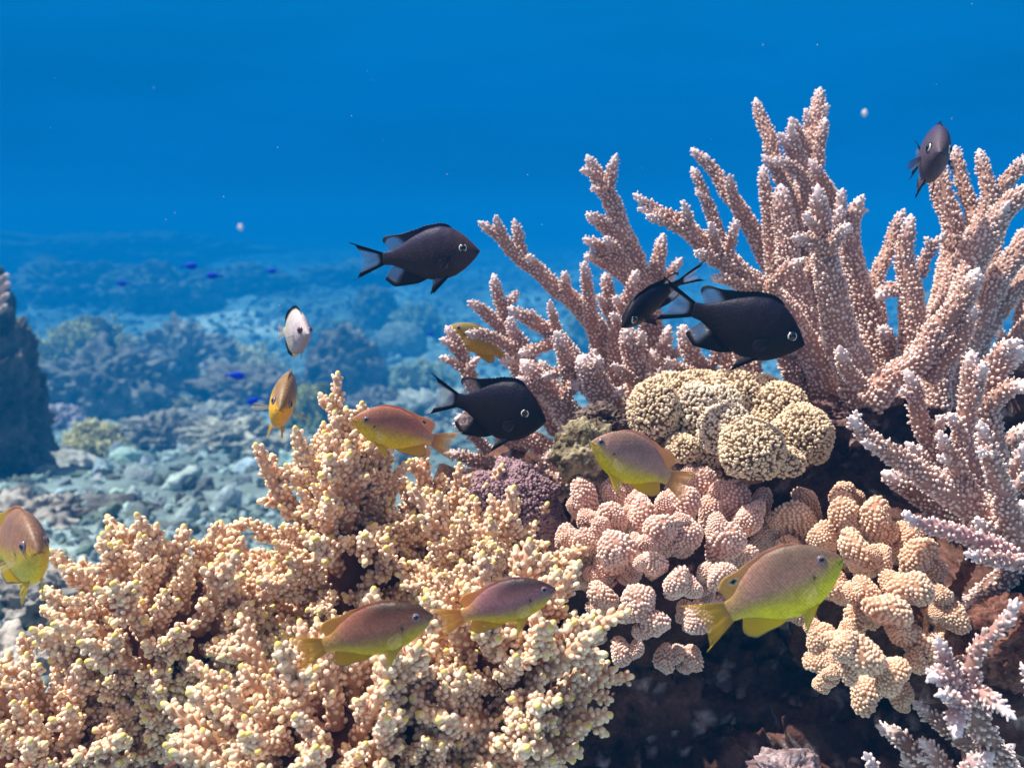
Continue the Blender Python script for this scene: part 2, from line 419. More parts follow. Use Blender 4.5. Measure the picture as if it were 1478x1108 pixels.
# ------------------------------------------------------------------ reef outcrop (terrain that carries the corals)
def outcrop():
    v0, f0 = ico(4)
    ell = [  # px, py, depth, radii (m)
        (430, 1180, .92, .27, .24, .17), (270, 1080, .86, .09, .10, .07), (560, 980, .86, .14, .12, .10),
        (800, 1010, .98, .24, .16, .15), (1100, 1010, 1.00, .20, .16, .14), (1060, 730, .94, .13, .12, .075),
        (1260, 690, .97, .16, .12, .075), (1330, 850, .88, .13, .12, .10), (1480, 700, .96, .16, .16, .12),
        (1500, 900, .76, .11, .12, .10), (820, 760, .98, .12, .10, .07), (1150, 1190, .88, .22, .18, .10),
        (1330, 1130, .84, .14, .14, .10), (900, 1400, 1.05, .62, .45, .34), (220, 1400, 1.0, .34, .36, .26),
        (1450, 1250, .95, .3, .35, .3), (1230, 590, .93, .06, .05, .035), (690, 800, .9, .07, .08, .06)]
    vs = []; fs = []; n = 0
    for px, py, d, a, b, c in ell:
        vs.append(v0 * np.array([a, b, c]) + P(px, py, d)); fs.append(f0 + n); n += len(v0)
    me = bpy.data.meshes.new("tmp"); me.from_pydata(np.concatenate(vs).tolist(), [], np.concatenate(fs).tolist())
    o = bpy.data.objects.new("tmp", me); COL.objects.link(o)
    md = o.modifiers.new("r", 'REMESH'); md.mode = 'VOXEL'; md.voxel_size = .0052
    dg = bpy.context.evaluated_depsgraph_get(); ev = o.evaluated_get(dg)
    m2 = ev.to_mesh()
    nv = len(m2.vertices); co = np.zeros(nv * 3, np.float32); no = np.zeros(nv * 3, np.float32)
    m2.vertices.foreach_get("co", co); m2.vertices.foreach_get("normal", no)
    co = co.reshape(-1, 3).astype(float); no = no.reshape(-1, 3).astype(float)
    q = np.zeros(len(m2.polygons) * 4, np.int32)
    m2.polygons.foreach_get("vertices", q); q = q.reshape(-1, 4).copy()
    ev.to_mesh_clear(); bpy.data.objects.remove(o); bpy.data.meshes.remove(me)
    h = .022 * fbm(co * 14, 3, 5) + .014 * (np.abs(fbm(co * 38, 3, 8)) - .4) + .010 * fbm(co * 95, 2, 15)
    co = co + no * h[:, None]
    k = np.clip(.5 + .6 * fbm(co * 22, 3, 77), 0, 1)[:, None]
    c = np.array([.05, .020, .015]) * (1 - k) + np.array([.18, .085, .065]) * k
    pale = np.clip((fbm(co * 75, 3, 91) - .52) * 4, 0, 1)[:, None]
    c = c * (1 - pale) + np.array([.55, .42, .38]) * pale
    mb = MB(); mb.add(co, [q], c)
    tag(mb.build("reef_outcrop", M_ROCK), kind="structure")
outcrop()

# ------------------------------------------------------------------ rocks
def rock(name, label, cat, c, radii, sub, c0, c1, material, amp=.25, freq=2., seed=0, fine=.06, parts=None, group=None, cscale=3.):
    mb = MB()
    for cc, rr in ([(c, radii)] if parts is None else parts):
        v, f = ico(sub)
        pv_ = v * np.array(rr) / np.min(rr)
        d = 1 + amp * fbm(v * freq + seed, 3, seed) + fine * fbm(pv_ * freq * 3.0, 2, seed + 3) + fine * .40 * fbm(pv_ * freq * 8, 2, seed + 5)
        v2 = v * d[:, None] * np.array(rr)
        k = np.clip(.5 + .7 * fbm(pv_ * cscale + seed, 4, seed + 9), 0, 1)[:, None]
        mb.add(v2 + (np.asarray(cc) - np.asarray(c)), [f], np.array(c0) * (1 - k) + np.array(c1) * k)
    o = mb.build(name, material); o.location = c
    return tag(o, label, cat, group)

d = .80
rock("algae_rock", "olive algae-covered rock knob left of the knobbly yellow lobed coral", "rock", P(842, 650, .76), (Rm(44, d), Rm(40, d), Rm(42, d)), 5,
     (.09, .07, .045), (.46, .40, .27), M_TURF, .22, 1.8, 3, .10)
rock("algae_rock", "small dark reddish rock stub wedged under the left staghorn branches", "rock", P(868, 608, .80), (Rm(38, d), Rm(34, d), Rm(24, d)), 5,
     (.06, .035, .035), (.24, .19, .17), M_TURF, .25, 2.2, 8, .16)
rock("rock_ledge", "flat maroon rock ledge behind the knobbly yellow lobed coral", "rock", P(1195, 603, .84), (Rm(75, .8), Rm(60, .8), Rm(30, .8)), 5,
     (.09, .05, .05), (.24, .15, .14), M_TURF, .22, 2.0, 12, .10)
rock("rock", "pale lilac rock tip poking up at the bottom edge of the photo", "rock", P(1135, 1120, .62), (Rm(52, .62), Rm(40, .62), Rm(34, .62)), 5,
     (.16, .10, .11), (.50, .40, .42), M_ROCK, .28, 2.0, 17, .12)
rock("rock", "rough reddish-brown rock at the right edge beside the lilac staghorn tips", "rock", P(1465, 925, .64), (Rm(85, .64), Rm(70, .64), Rm(62, .64)), 5,
     (.10, .04, .03), (.26, .13, .10), M_TURF, .12, 2.0, 23, .12)
rock("boulder", "tall dark boulder rising at the left edge of the photo", "rock", P(-28, 615, 4.3), (Rm(80, 4.3), Rm(110, 4.3), Rm(205, 4.3)), 6,
     (.03, .03, .035), (.17, .15, .14), M_ROCK, .20, 1.8, 29, .16)
rock("boulder", "pale flat-topped boulder on the sand just right of the dark boulder", "rock", G(92, 700), (Rm(62, 5.2), Rm(70, 5.2), Rm(48, 5.2)), 4,
     (.30, .30, .28), (.62, .61, .57), M_RUB, .22, 1.5, 31, .07)
rock("boulder", "dim grey rock in front of the pale flat-topped boulder", "rock", G(150, 760), (Rm(70, 3.5), Rm(60, 3.5), Rm(36, 3.5)), 4,
     (.06, .065, .07), (.20, .20, .20), M_RUB, .28, 1.7, 37, .10)
rock("boulder", "jagged pale rock right beside the yellow fish at the left edge", "rock", G(10, 772), (Rm(85, 3.2), Rm(75, 3.2), Rm(44, 3.2)), 5,
     (.14, .13, .13), (.46, .44, .41), M_RUB, .4, 2.2, 41, .14)
rock("boulder", "white crusted rock left of the yellow-tipped bushy coral", "rock", G(10, 985), (Rm(80, 1.25), Rm(70, 1.25), Rm(60, 1.25)), 5,
     (.20, .19, .18), (.62, .58, .54), M_RUB, .32, 2.2, 43, .12)
rock("boulder", "grey rubble hump below the yellow fish at the left edge", "rock", G(70, 880), (Rm(95, 1.75), Rm(80, 1.75), Rm(52, 1.75)), 5,
     (.10, .10, .11), (.40, .39, .37), M_RUB, .38, 2.4, 47, .16)

# ------------------------------------------------------------------ purple crust coral
def knobby(mb, center, radii, n, kr, kh, c0, c1, base, view_cull=True, jit=.03, lump=0., seed=0):
    """an ellipsoid covered with knobs"""
    v, f = ico(4)
    radii = np.asarray(radii, float)
    def surf(d): return d * (1 + lump * fbm(d * 2.2 + seed, 3, seed))[:, None] * radii
    mb.add(surf(v) + center, [f], base)
    d = fib(n, jit)
    p = surf(d); nn = nrm(d / radii)
    if view_cull:
        keep = (nn @ FWD < .45) & (nn[:, 2] > -.75); d, p, nn = d[keep], p[keep], nn[keep]
    k = len(d)
    up = nrm(nn + rng.normal(0, .22, (k, 3)) + np.array([0, 0, .25]))
    s = rng.uniform(.55, 1.35, k)
    pat = vnoise(d * 3.1 + seed, seed + 4)
    cc1 = np.asarray(c1)[None] * (1 + .14 * pat)[:, None]
    mb.scatter(WART, WARTF, WARTW, frames(up, rng.uniform(0, 6, k)), p + center, np.stack([s*kr, s*kr*rng.uniform(.8, 1.3, k), kh*rng.uniform(.6, 1.35, k)], -1), c0, cc1)

def purple():
    root = tag(empty("crust_coral", P(735, 800, .80)), "dull purple fuzzy crust coral between the yellow-tipped bush and the pink knobs", "coral")
    for px, py, a, b in [(698, 728, 48, 44), (752, 722, 52, 50), (778, 758, 36, 42), (720, 770, 60, 50), (770, 800, 42, 36), (668, 760, 30, 40), (740, 690, 30, 26)]:
        mb = MB(); dd = .79
        knobby(mb, P(px, py, dd) - np.array(root.location), (Rm(a, dd), Rm(a, dd), Rm(b, dd)), 2600, Rm(2.3, dd), Rm(4.0, dd),
               (.16, .09, .115), (.42, .29, .33), (.12, .07, .085), jit=.05, lump=.16, seed=int(px))
        mb.build("lobe", M_SOFT, root)
purple()

# ------------------------------------------------------------------ knobbly yellow lobed coral
def lobed():
    root = tag(empty("lobed_coral", P(1060, 690, .80)), "knobbly pale yellow lobed coral mound in the middle of the reef", "coral")
    L = [(944, 592, 40, 48, .770), (972, 562, 34, 26, .80), (1004, 598, 36, 48, .775), (1012, 562, 46, 28, .815), (1062, 566, 52, 34, .805),
         (1098, 562, 34, 22, .83), (1122, 584, 44, 34, .79), (1048, 622, 44, 42, .745), (1084, 650, 50, 50, .715), (1132, 668, 30, 24, .725),
         (1158, 630, 46, 50, .765), (985, 648, 24, 24, .755), (1020, 652, 30, 30, .765), (1042, 585, 34, 30, .785), (1100, 615, 40, 30, .785), (930, 625, 24, 30, .80)]
    for i, (px, py, a, b, dd) in enumerate(L):
        mb = MB()
        c1 = (.86, .70, .50) if i not in (7, 2, 13) else (.86, .76, .62)
        knobby(mb, P(px, py, dd) - np.array(root.location), (Rm(a * .90, dd), Rm(a * .9, dd), Rm(b * .91, dd)), int(a * b * .60), Rm(2.35, dd), Rm(3.9, dd),
               (.32, .20, .10), c1, (.13, .075, .045), jit=.05, lump=.07, seed=i * 5 + 1)
        mb.build("lobe", M_LOBE, root)
lobed()

# ------------------------------------------------------------------ staghorn corals
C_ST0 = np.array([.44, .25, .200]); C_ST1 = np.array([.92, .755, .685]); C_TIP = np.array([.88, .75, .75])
def stag_mesh(ctrl, origin, rad_tip=.5, tone=1., lilac=0., seed=0):
    """ctrl: rows (px, py, depth, radius px) from TIP to BASE -> mesh of one branch in the colony's space"""
    rows = []
    for px, py, dd, r in ctrl: rows.append(list(P(px, py, dd) - origin) + [Rm(r * .90, dd)])
    rows = rows[::-1]
    p = smooth_path(rows, .0035)
    path, rad = p[:, :3], np.maximum(p[:, 3], .002)
    L = np.concatenate([[0], np.cumsum(np.linalg.norm(np.diff(path, axis=0), axis=1))]); tot = L[-1]
    rem = tot - L
    path = path + .0022 * np.stack([vnoise(np.stack([L * 40, L * 0 + seed, L * 0 + k], -1), 3 + k) for k in range(3)], -1)
    mb = MB()
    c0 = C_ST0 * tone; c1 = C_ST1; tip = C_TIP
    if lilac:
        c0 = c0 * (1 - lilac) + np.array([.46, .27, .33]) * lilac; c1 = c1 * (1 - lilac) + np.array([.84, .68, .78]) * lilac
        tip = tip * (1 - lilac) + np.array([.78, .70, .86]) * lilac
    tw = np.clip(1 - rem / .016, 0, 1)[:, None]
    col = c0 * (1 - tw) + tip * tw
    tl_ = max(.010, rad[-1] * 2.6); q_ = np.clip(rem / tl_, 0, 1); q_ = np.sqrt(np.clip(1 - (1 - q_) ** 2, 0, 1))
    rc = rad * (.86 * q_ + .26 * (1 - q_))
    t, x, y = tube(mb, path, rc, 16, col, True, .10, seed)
    # corallites in a loose spiral
    pitch_a = .0034; pos = []; ang = []
    l = .001; phase = rng.uniform(0, 6)
    while l < tot - .002:
        i = min(np.searchsorted(L, l), len(L) - 1)
        n = max(4, int(round(2 * math.pi * rc[i] / .0036)))
        for k in range(n):
            pos.append(l + rng.uniform(-.0011, .0011)); ang.append(phase + 2 * math.pi * (k + rng.uniform(-.22, .22)) / n)
        phase += math.pi / n + .1
        l += pitch_a * rng.uniform(.85, 1.15)
    pos = np.clip(np.array(pos), 0, tot); ang = np.array(ang)
    keep = rng.uniform(0, 1, len(pos)) > .05; pos, ang = pos[keep], ang[keep]
    def it(a): return np.stack([np.interp(pos, L, a[:, k]) for k in range(3)], -1)
    pt, tt, xx, yy = it(path), nrm(it(t)), nrm(it(x)), nrm(it(y))
    rr = np.interp(pos, L, rc); rm = tot - pos
    out = xx * np.cos(ang)[:, None] + yy * np.sin(ang)[:, None]
    dirn = nrm(out * .85 + tt * .62 + rng.normal(0, .17, out.shape))
    k = len(pos)
    s = rng.uniform(.6, 1.4, k)
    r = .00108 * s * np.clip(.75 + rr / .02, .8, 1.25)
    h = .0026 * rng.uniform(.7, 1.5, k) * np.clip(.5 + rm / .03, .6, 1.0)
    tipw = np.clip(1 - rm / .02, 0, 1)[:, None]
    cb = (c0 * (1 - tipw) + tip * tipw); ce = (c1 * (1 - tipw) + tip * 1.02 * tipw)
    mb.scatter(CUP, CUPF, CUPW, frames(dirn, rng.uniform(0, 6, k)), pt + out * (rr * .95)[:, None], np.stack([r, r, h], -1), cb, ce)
    return mb

def stag(label, root_px, group, branches):
    origin = P(*root_px)
    root = tag(empty("staghorn_coral", origin), label, "coral", group)
    base = MB(); rr = Rm(30, root_px[2])
    for i, b in enumerate(branches):
        ctrl, subs = b[0], b[1]
        kw = b[2] if len(b) > 2 else {}
        o = stag_mesh(ctrl, origin, seed=i + 1, **kw).build("branch", M_STAG, root)
        for j, s in enumerate(subs):
            stag_mesh(s, origin, seed=i * 17 + j + 3, **kw).build("side_branch", M_STAG, o)
    return root

def B(d0, d1, r0, r1, *pts):
    n = len(pts); return [(x, y, d0 + (d1 - d0) * i / (n - 1), r0 + (r1 - r0) * (i / (n - 1)) ** .8) for i, (x, y) in enumerate(pts)]

GS = "pinkish staghorn corals on the right of the reef"
stag("spreading staghorn coral left of the tall clump, with short pinkish branches around the dark fish", (880, 640, .93), GS, [
    (B(.90, .97, 6, 21, (689, 316), (735, 357), (790, 405), (842, 452), (885, 520), (905, 600)), [
        B(.89, .91, 5, 8, (713, 313), (722, 332), (737, 360)), B(.91, .92, 6, 10, (745, 317), (750, 345), (755, 378)),
        B(.90, .93, 6, 8, (766, 370), (775, 392)), B(.90, .94, 6, 10, (818, 391), (816, 412), (824, 440))]),
    (B(.93, .97, 8, 25, (848, 222), (868, 265), (903, 345), (930, 430), (940, 520), (930, 620)), [
        B(.92, .93, 6, 10, (892, 222), (886, 243), (877, 272)), B(.92, .93, 5, 7, (838, 247), (852, 249), (872, 262)),
        B(.91, .94, 4, 6, (857, 269), (872, 276)), B(.91, .94, 6, 14, (848, 308), (870, 322), (898, 350)),
        B(.90, .95, 6, 15, (843, 346), (870, 362), (892, 388), (922, 420)), B(.90, .94, 6, 12, (872, 341), (890, 362), (912, 400)),
        B(.90, .93, 6, 10, (843, 374), (865, 372), (895, 392))]),
    (B(.89, .95, 7, 13, (846, 380), (850, 420), (858, 470), (868, 530), (880, 600)), [B(.9, .92, 4, 6, (838, 404), (850, 415))]),
    (B(.88, .94, 7, 13, (917, 388), (908, 430), (893, 478), (890, 540), (895, 600)), [B(.87, .9, 5, 8, (885, 432), (900, 445)), B(.87, .9, 5, 7, (884, 455), (896, 470))]),
    (B(.92, .96, 7, 14, (713, 394), (722, 440), (733, 488), (752, 540), (790, 600), (830, 650)), [
        B(.91, .93, 6, 8, (744, 417), (737, 430), (728, 450)), B(.90, .93, 6, 11, (673, 434), (700, 450), (735, 482))]),
    (B(.86, .92, 7, 19, (732, 445), (768, 462), (800, 482), (830, 520), (868, 575), (890, 630)), [
        B(.86, .88, 4, 7, (765, 448), (770, 463)), B(.85, .87, 4, 8, (795, 432), (798, 452), (800, 478)), B(.85, .88, 6, 10, (745, 510), (775, 502), (812, 490))]),
    (B(.87, .91, 7, 16, (735, 455), (748, 488), (765, 525), (790, 570), (830, 640)), [
        B(.84, .885, 6, 10, (674, 480), (705, 487), (735, 497), (760, 512)), B(.86, .88, 5, 9, (722, 520), (745, 526), (772, 540))]),
    (B(.92, .95, 7, 16, (641, 472), (655, 498), (670, 530), (688, 572), (720, 620), (760, 650)), [
        B(.91, .92, 5, 7, (631, 488), (645, 492), (660, 505)), B(.91, .92, 5, 7, (633, 518), (650, 520), (668, 528)), B(.91, .92, 5, 7, (691, 518), (683, 526), (675, 545))]),
    (B(.85, .90, 13, 27, (752, 520), (790, 562), (822, 610), (850, 665), (870, 720)), [
        B(.84, .87, 8, 11, (838, 552), (822, 560), (805, 590)), B(.84, .86, 6, 9, (742, 548), (760, 556), (780, 566))]),
    (B(.82, .88, 9, 17, (797, 480), (818, 510), (836, 545), (868, 590), (890, 640)), [
        B(.82, .85, 5, 9, (785, 541), (808, 533), (838, 530)), B(.82, .84, 6, 9, (860, 506), (852, 520), (846, 545))]),
    (B(.82, .86, 18, 30, (836, 515), (862, 555), (895, 605), (920, 660)), [
        B(.80, .83, 8, 12, (868, 518), (862, 530), (860, 552)), B(.81, .84, 6, 10, (898, 560), (890, 575), (892, 600))]),
    (B(.83, .88, 14, 22, (905, 470), (913, 520), (925, 575), (930, 640)), [B(.82, .85, 6, 9, (930, 480), (925, 500), (918, 525)), B(.82, .85, 6, 9, (885, 525), (898, 535), (915, 550))]),
    (B(.86, .90, 7, 16, (640, 655), (690, 662), (735, 676), (790, 690), (840, 700)), [B(.85, .87, 6, 10, (800, 652), (788, 664), (775, 685)), B(.85, .87, 6, 10, (655, 612), (680, 622), (705, 655))]),
    (B(.90, .93, 12, 16, (655, 603), (690, 606), (735, 622), (800, 655)), []),
    (B(.90, .93, 9, 18, (780, 520), (800, 560), (840, 610), (875, 655)), [B(.9, .92, 6, 9, (815, 500), (815, 530), (825, 570))]),
    (B(.95, .97, 8, 18, (960, 335), (945, 390), (940, 460), (945, 560)), [B(.94, .96, 6, 9, (985, 375), (970, 395), (948, 430))]),
    (B(.94, .97, 8, 16, (872, 395), (880, 440), (900, 510), (915, 590)), [B(.94, .95, 5, 8, (862, 425), (882, 450))]),
    (B(.86, .9, 9, 16, (990, 545), (965, 560), (945, 590), (935, 640)), [B(.85, .87, 5, 8, (955, 530), (952, 550), (950, 575))]),
    (B(.90, .94, 8, 18, (965, 470), (955, 520), (948, 580), (940, 640)), [B(.9, .92, 6, 9, (985, 500), (970, 515), (955, 540))]),
])
stag("tall upright staghorn coral clump, its tips the highest of the reef", (1230, 590, .90), GS, [
    (B(.78, .86, 6, 27, (911, 277), (958, 308), (1010, 345), (1065, 392), (1122, 440), (1172, 510), (1205, 590)), [
        B(.775, .79, 5, 10, (985, 291), (992, 312), (1003, 342)), B(.78, .79, 4, 6, (922, 304), (940, 307), (962, 313)),
        B(.77, .79, 6, 9, (936, 311), (958, 320), (990, 335)), B(.78, .80, 6, 9, (1026, 318), (1028, 332), (1036, 362)),
        B(.79, .81, 6, 9, (1061, 318), (1055, 335), (1050, 372)), B(.77, .81, 6, 11, (1001, 362), (1022, 372), (1058, 392)),
        B(.78, .81, 6, 10, (1030, 402), (1050, 405), (1080, 415)), B(.78, .82, 6, 12, (1157, 377), (1135, 388), (1108, 420))]),
    (B(.96, .95, 6, 20, (998, 213), (1035, 255), (1072, 312), (1102, 365), (1140, 440), (1190, 540)), [
        B(.93, .95, 6, 10, (1051, 254), (1058, 275), (1070, 312)), B(.95, .96, 4, 5, (1023, 223), (1020, 238))]),
    (B(.97, .97, 6, 13, (1000, 243), (1018, 282), (1034, 322), (1058, 380), (1100, 460)), [B(.96, .97, 4, 6, (1002, 276), (1012, 285), (1024, 300))]),
    (B(.98, .96, 7, 18, (1090, 142), (1104, 188), (1122, 232), (1148, 300), (1168, 400)), []),
    (B(.96, .94, 8, 22, (1182, 126), (1176, 172), (1166, 230), (1158, 300), (1160, 390), (1185, 500)), [
        B(.95, .96, 5, 8, (1159, 155), (1164, 172), (1170, 205)), B(.94, .95, 6, 9, (1140, 170), (1152, 188), (1165, 220)),
        B(.95, .96, 5, 7, (1193, 147), (1188, 158), (1178, 175)), B(.94, .95, 8, 13, (1190, 168), (1182, 215), (1180, 262), (1172, 330)),
        B(.93, .95, 7, 14, (1123, 193), (1142, 218), (1165, 265)), B(.93, .95, 6, 10, (1137, 180), (1145, 205), (1158, 235)),
        B(.92, .95, 7, 12, (1166, 231), (1188, 262), (1208, 300), (1215, 350))]),
    (B(.91, .93, 6, 13, (1100, 226), (1125, 252), (1142, 290), (1150, 350)), []),
    (B(.90, .92, 7, 11, (1116, 228), (1140, 240), (1158, 262), (1165, 300)), []),
    (B(.90, .92, 8, 15, (1101, 240), (1104, 292), (1110, 350), (1122, 420), (1160, 520)), []),
    (B(.89, .91, 16, 24, (1128, 268), (1134, 335), (1146, 410), (1172, 500), (1200, 570)), []),
    (B(.93, .92, 13, 22, (1172, 300), (1176, 360), (1188, 440), (1215, 540)), []),
    (B(.76, .82, 10, 34, (1181, 268), (1186, 330), (1196, 400), (1214, 480), (1244, 575)), [
        B(.755, .77, 6, 11, (1145, 344), (1162, 346), (1190, 356)), B(.75, .77, 8, 14, (1227, 324), (1212, 336), (1194, 362)),
        B(.75, .765, 5, 7, (1162, 308), (1170, 316), (1182, 330))]),
    (B(.86, .88, 7, 28, (1246, 283), (1232, 312), (1226, 352), (1242, 425), (1268, 520), (1275, 585)), [
        B(.85, .86, 7, 9, (1217, 275), (1214, 292), (1215, 322)), B(.85, .86, 7, 10, (1216, 296), (1210, 315), (1222, 350)), B(.86, .865, 4, 5, (1251, 300), (1240, 306))]),
    (B(.92, .90, 6, 17, (1305, 303), (1286, 350), (1264, 408), (1266, 480), (1278, 550)), [B(.91, .91, 5, 9, (1268, 440), (1272, 455), (1270, 480))]),
    (B(.83, .86, 8, 29, (1313, 310), (1306, 370), (1314, 440), (1316, 510), (1300, 575)), [
        B(.84, .85, 5, 11, (1366, 337), (1345, 362), (1326, 402)), B(.84, .845, 3, 5, (1341, 342), (1343, 355), (1340, 370)), B(.84, .85, 9, 13, (1268, 430), (1284, 418), (1310, 420))]),
    (B(.84, .88, 12, 20, (985, 470), (1000, 515), (1030, 560), (1080, 610)), [B(.83, .85, 5, 9, (960, 520), (978, 530), (1008, 545)), B(.83, .86, 5, 9, (1040, 490), (1032, 515), (1020, 550))]),
    (B(.86, .89, 10, 18, (1062, 480), (1072, 520), (1095, 565), (1130, 610)), [B(.85, .87, 5, 9, (1100, 505), (1095, 525), (1088, 560))]),
    (B(.85, .88, 12, 22, (1125, 470), (1138, 520), (1160, 570), (1190, 620)), [B(.84, .86, 5, 8, (1165, 500), (1160, 520), (1150, 552))]),
    (B(.89, .90, 10, 18, (1020, 440), (1042, 500), (1075, 560), (1120, 620)), []),
    (B(.90, .91, 9, 16, (940, 500), (960, 545), (985, 590), (1020, 640)), [B(.89, .9, 5, 8, (930, 540), (948, 550), (972, 572))]),
    (B(.84, .88, 10, 14, (1272, 470), (1280, 500), (1290, 560)), []),
])
stag("stout staghorn coral leaning out over the right edge with long thick branches", (1345, 590, .84), GS, [
    (B(.73, .78, 12, 27, (1411, 390), (1372, 458), (1312, 528), (1250, 578)), [
        B(.73, .765, 8, 15, (1407, 442), (1382, 498), (1345, 545)), B(.74, .76, 8, 13, (1215, 500), (1222, 530), (1246, 562))]),
    (B(.90, .88, 15, 22, (1352, 235), (1362, 290), (1376, 345), (1362, 420), (1345, 500), (1330, 580)), []),
    (B(.91, .89, 7, 14, (1380, 208), (1389, 255), (1402, 312), (1410, 380)), []),
    (B(.87, .86, 8, 22, (1415, 218), (1424, 265), (1424, 305), (1394, 360), (1366, 440), (1345, 520), (1330, 590)), [
        B(.86, .87, 9, 14, (1482, 222), (1455, 262), (1426, 300))]),
    (B(.80, .81, 15, 26, (1500, 262), (1444, 312), (1412, 372), (1390, 432), (1366, 505), (1345, 590)), [
        B(.79, .80, 6, 10, (1455, 288), (1440, 305), (1420, 350))]),
    (B(.84, .83, 15, 24, (1500, 322), (1452, 388), (1420, 452), (1388, 515), (1350, 590)), []),
    (B(.86, .84, 13, 20, (1505, 372), (1462, 420), (1430, 462), (1400, 520), (1370, 590)), []),
    (B(.96, .92, 12, 16, (1485, 405), (1474, 460), (1468, 520), (1440, 590)), []),
    (B(.93, .90, 8, 16, (1478, 330), (1452, 400), (1425, 480), (1390, 570)), []),
    (B(.95, .92, 8, 15, (1452, 300), (1432, 370), (1400, 450), (1370, 560)), []),
    (B(.90, .86, 9, 18, (1500, 440), (1465, 490), (1430, 540), (1390, 600)), [B(.89, .88, 5, 8, (1440, 470), (1448, 490), (1440, 520))]),
    (B(.92, .88, 8, 15, (1402, 420), (1392, 470), (1372, 530), (1350, 600)), []),
    (B(.70, .74, 10, 22, (1308, 535), (1324, 585), (1344, 645), (1368, 700), (1400, 760)), [
        B(.69, .71, 4, 6, (1298, 566), (1308, 568), (1322, 575)), B(.69, .72, 6, 10, (1365, 600), (1358, 620), (1356, 655))]),
])
stag("low tangled staghorn coral at the right edge with pale lilac tips", (1440, 790, .70), GS, [
    (B(.68, .72, 10, 20, (1402, 505), (1396, 560), (1392, 625), (1402, 690), (1430, 770)), [
        B(.66, .69, 7, 10, (1368, 605), (1380, 612), (1394, 628)), B(.67, .69, 8, 12, (1425, 525), (1415, 550), (1402, 585))]),
    (B(.69, .72, 14, 28, (1482, 505), (1446, 522), (1424, 560), (1425, 640), (1445, 720)), [
        B(.68, .70, 7, 12, (1478, 492), (1455, 500), (1425, 530)), B(.67, .70, 10, 16, (1488, 560), (1462, 560), (1430, 585))]),
    (B(.72, .74, 14, 20, (1490, 610), (1460, 640), (1440, 690), (1445, 760)), []),
    (B(.62, .66, 8, 24, (1222, 599), (1262, 632), (1312, 670), (1372, 712), (1440, 765)), [
        B(.615, .63, 5, 7, (1246, 642), (1258, 645), (1280, 650)), B(.62, .635, 4, 5, (1236, 596), (1243, 610))]),
    (B(.60, .64, 7, 22, (1418, 607), (1433, 655), (1452, 715), (1472, 790)), [B(.59, .61, 5, 7, (1408, 647), (1420, 648), (1436, 654))]),
    (B(.65, .67, 14, 22, (1336, 682), (1380, 702), (1440, 740), (1490, 790)), []),
    (B(.58, .61, 6, 16, (1300, 742), (1342, 755), (1400, 776), (1470, 806)), [], {'lilac': 0.44}),
    (B(.57, .60, 7, 13, (1389, 796), (1432, 806), (1500, 820)), [], {'lilac': 0.28}),
    (B(.70, .72, 14, 26, (1274, 686), (1322, 712), (1376, 748), (1440, 800)), [], {'tone': .7}),
    (B(.63, .68, 8, 15, (1356, 618), (1376, 660), (1400, 715), (1440, 770)), [B(.63, .64, 5, 7, (1352, 655), (1368, 662), (1386, 680))]),
    (B(.66, .70, 8, 16, (1478, 640), (1462, 690), (1450, 740), (1445, 800)), [B(.65, .66, 5, 7, (1490, 680), (1476, 690), (1458, 715))]),
    (B(.70, .72, 8, 16, (1308, 640), (1330, 668), (1365, 710), (1420, 770)), []),
    (B(.62, .66, 7, 13, (1405, 750), (1430, 765), (1470, 790)), []),
    (B(.64, .66, 12, 18, (1478, 720), (1462, 760), (1450, 820)), []),
    (B(.74, .74, 14, 18, (1330, 640), (1345, 690), (1390, 750)), [], {'tone': .7}),
    (B(.66, .70, 13, 20, (1390, 880), (1425, 850), (1470, 815)), [], {'tone': .6}),
])
stag("small star-shaped lilac staghorn coral in the lower right corner", (1392, 990, .56), GS, [
    (B(.53, .55, 8, 14, (1468, 862), (1432, 912), (1404, 958), (1390, 990)), [], {'lilac': 0.175}),
    (B(.52, .55, 9, 16, (1336, 976), (1360, 978), (1392, 990)), [], {'lilac': 0.33}),
    (B(.53, .55, 7, 13, (1350, 924), (1364, 952), (1392, 990)), [], {'lilac': 0.28}),
    (B(.52, .55, 11, 18, (1384, 1066), (1386, 1030), (1392, 990)), [B(.51, .53, 6, 8, (1354, 1006), (1366, 1006), (1388, 1012))], {'lilac': 0.33}),
    (B(.52, .55, 8, 14, (1473, 1040), (1432, 1012), (1392, 988)), [], {'lilac': 0.22}),
    (B(.58, .56, 14, 22, (1470, 1120), (1430, 1070), (1392, 995)), [], {'tone': .6}),
])
stag("short stubby staghorn coral cut off by the bottom edge near the lower right corner", (1400, 1150, .58), GS, [
    (B(.56, .58, 14, 18, (1432, 1086), (1405, 1112), (1390, 1150)), [], {'lilac': 0.22}),
    (B(.57, .58, 6, 10, (1245, 1087), (1258, 1108), (1270, 1150)), [], {'lilac': 0.17}),
    (B(.62, .60, 9, 18, (1262, 1052), (1310, 1080), (1370, 1150)), [], {'tone': .5}),
    (B(.60, .60, 8, 15, (1330, 1068), (1352, 1092), (1385, 1140)), [B(.6, .6, 5, 7, (1322, 1098), (1338, 1098), (1360, 1112))], {'tone': .8}),
    (B(.60, .60, 8, 14, (1470, 1075), (1450, 1098), (1420, 1150)), [], {'lilac': 0.11}),
    (B(.66, .66, 8, 15, (1318, 1010), (1345, 1030), (1385, 1060), (1430, 1090)), [], {'tone': .7}),
    (B(.64, .63, 8, 14, (1420, 905), (1440, 930), (1475, 965), (1510, 1010)), [], {'tone': .8}),
    (B(.62, .62, 7, 13, (1300, 1085), (1312, 1108), (1330, 1150)), [], {'tone': .8}),
    (B(.57, .58, 7, 12, (1478, 960), (1490, 985), (1500, 1050)), [], {'lilac': 0.17}),
])

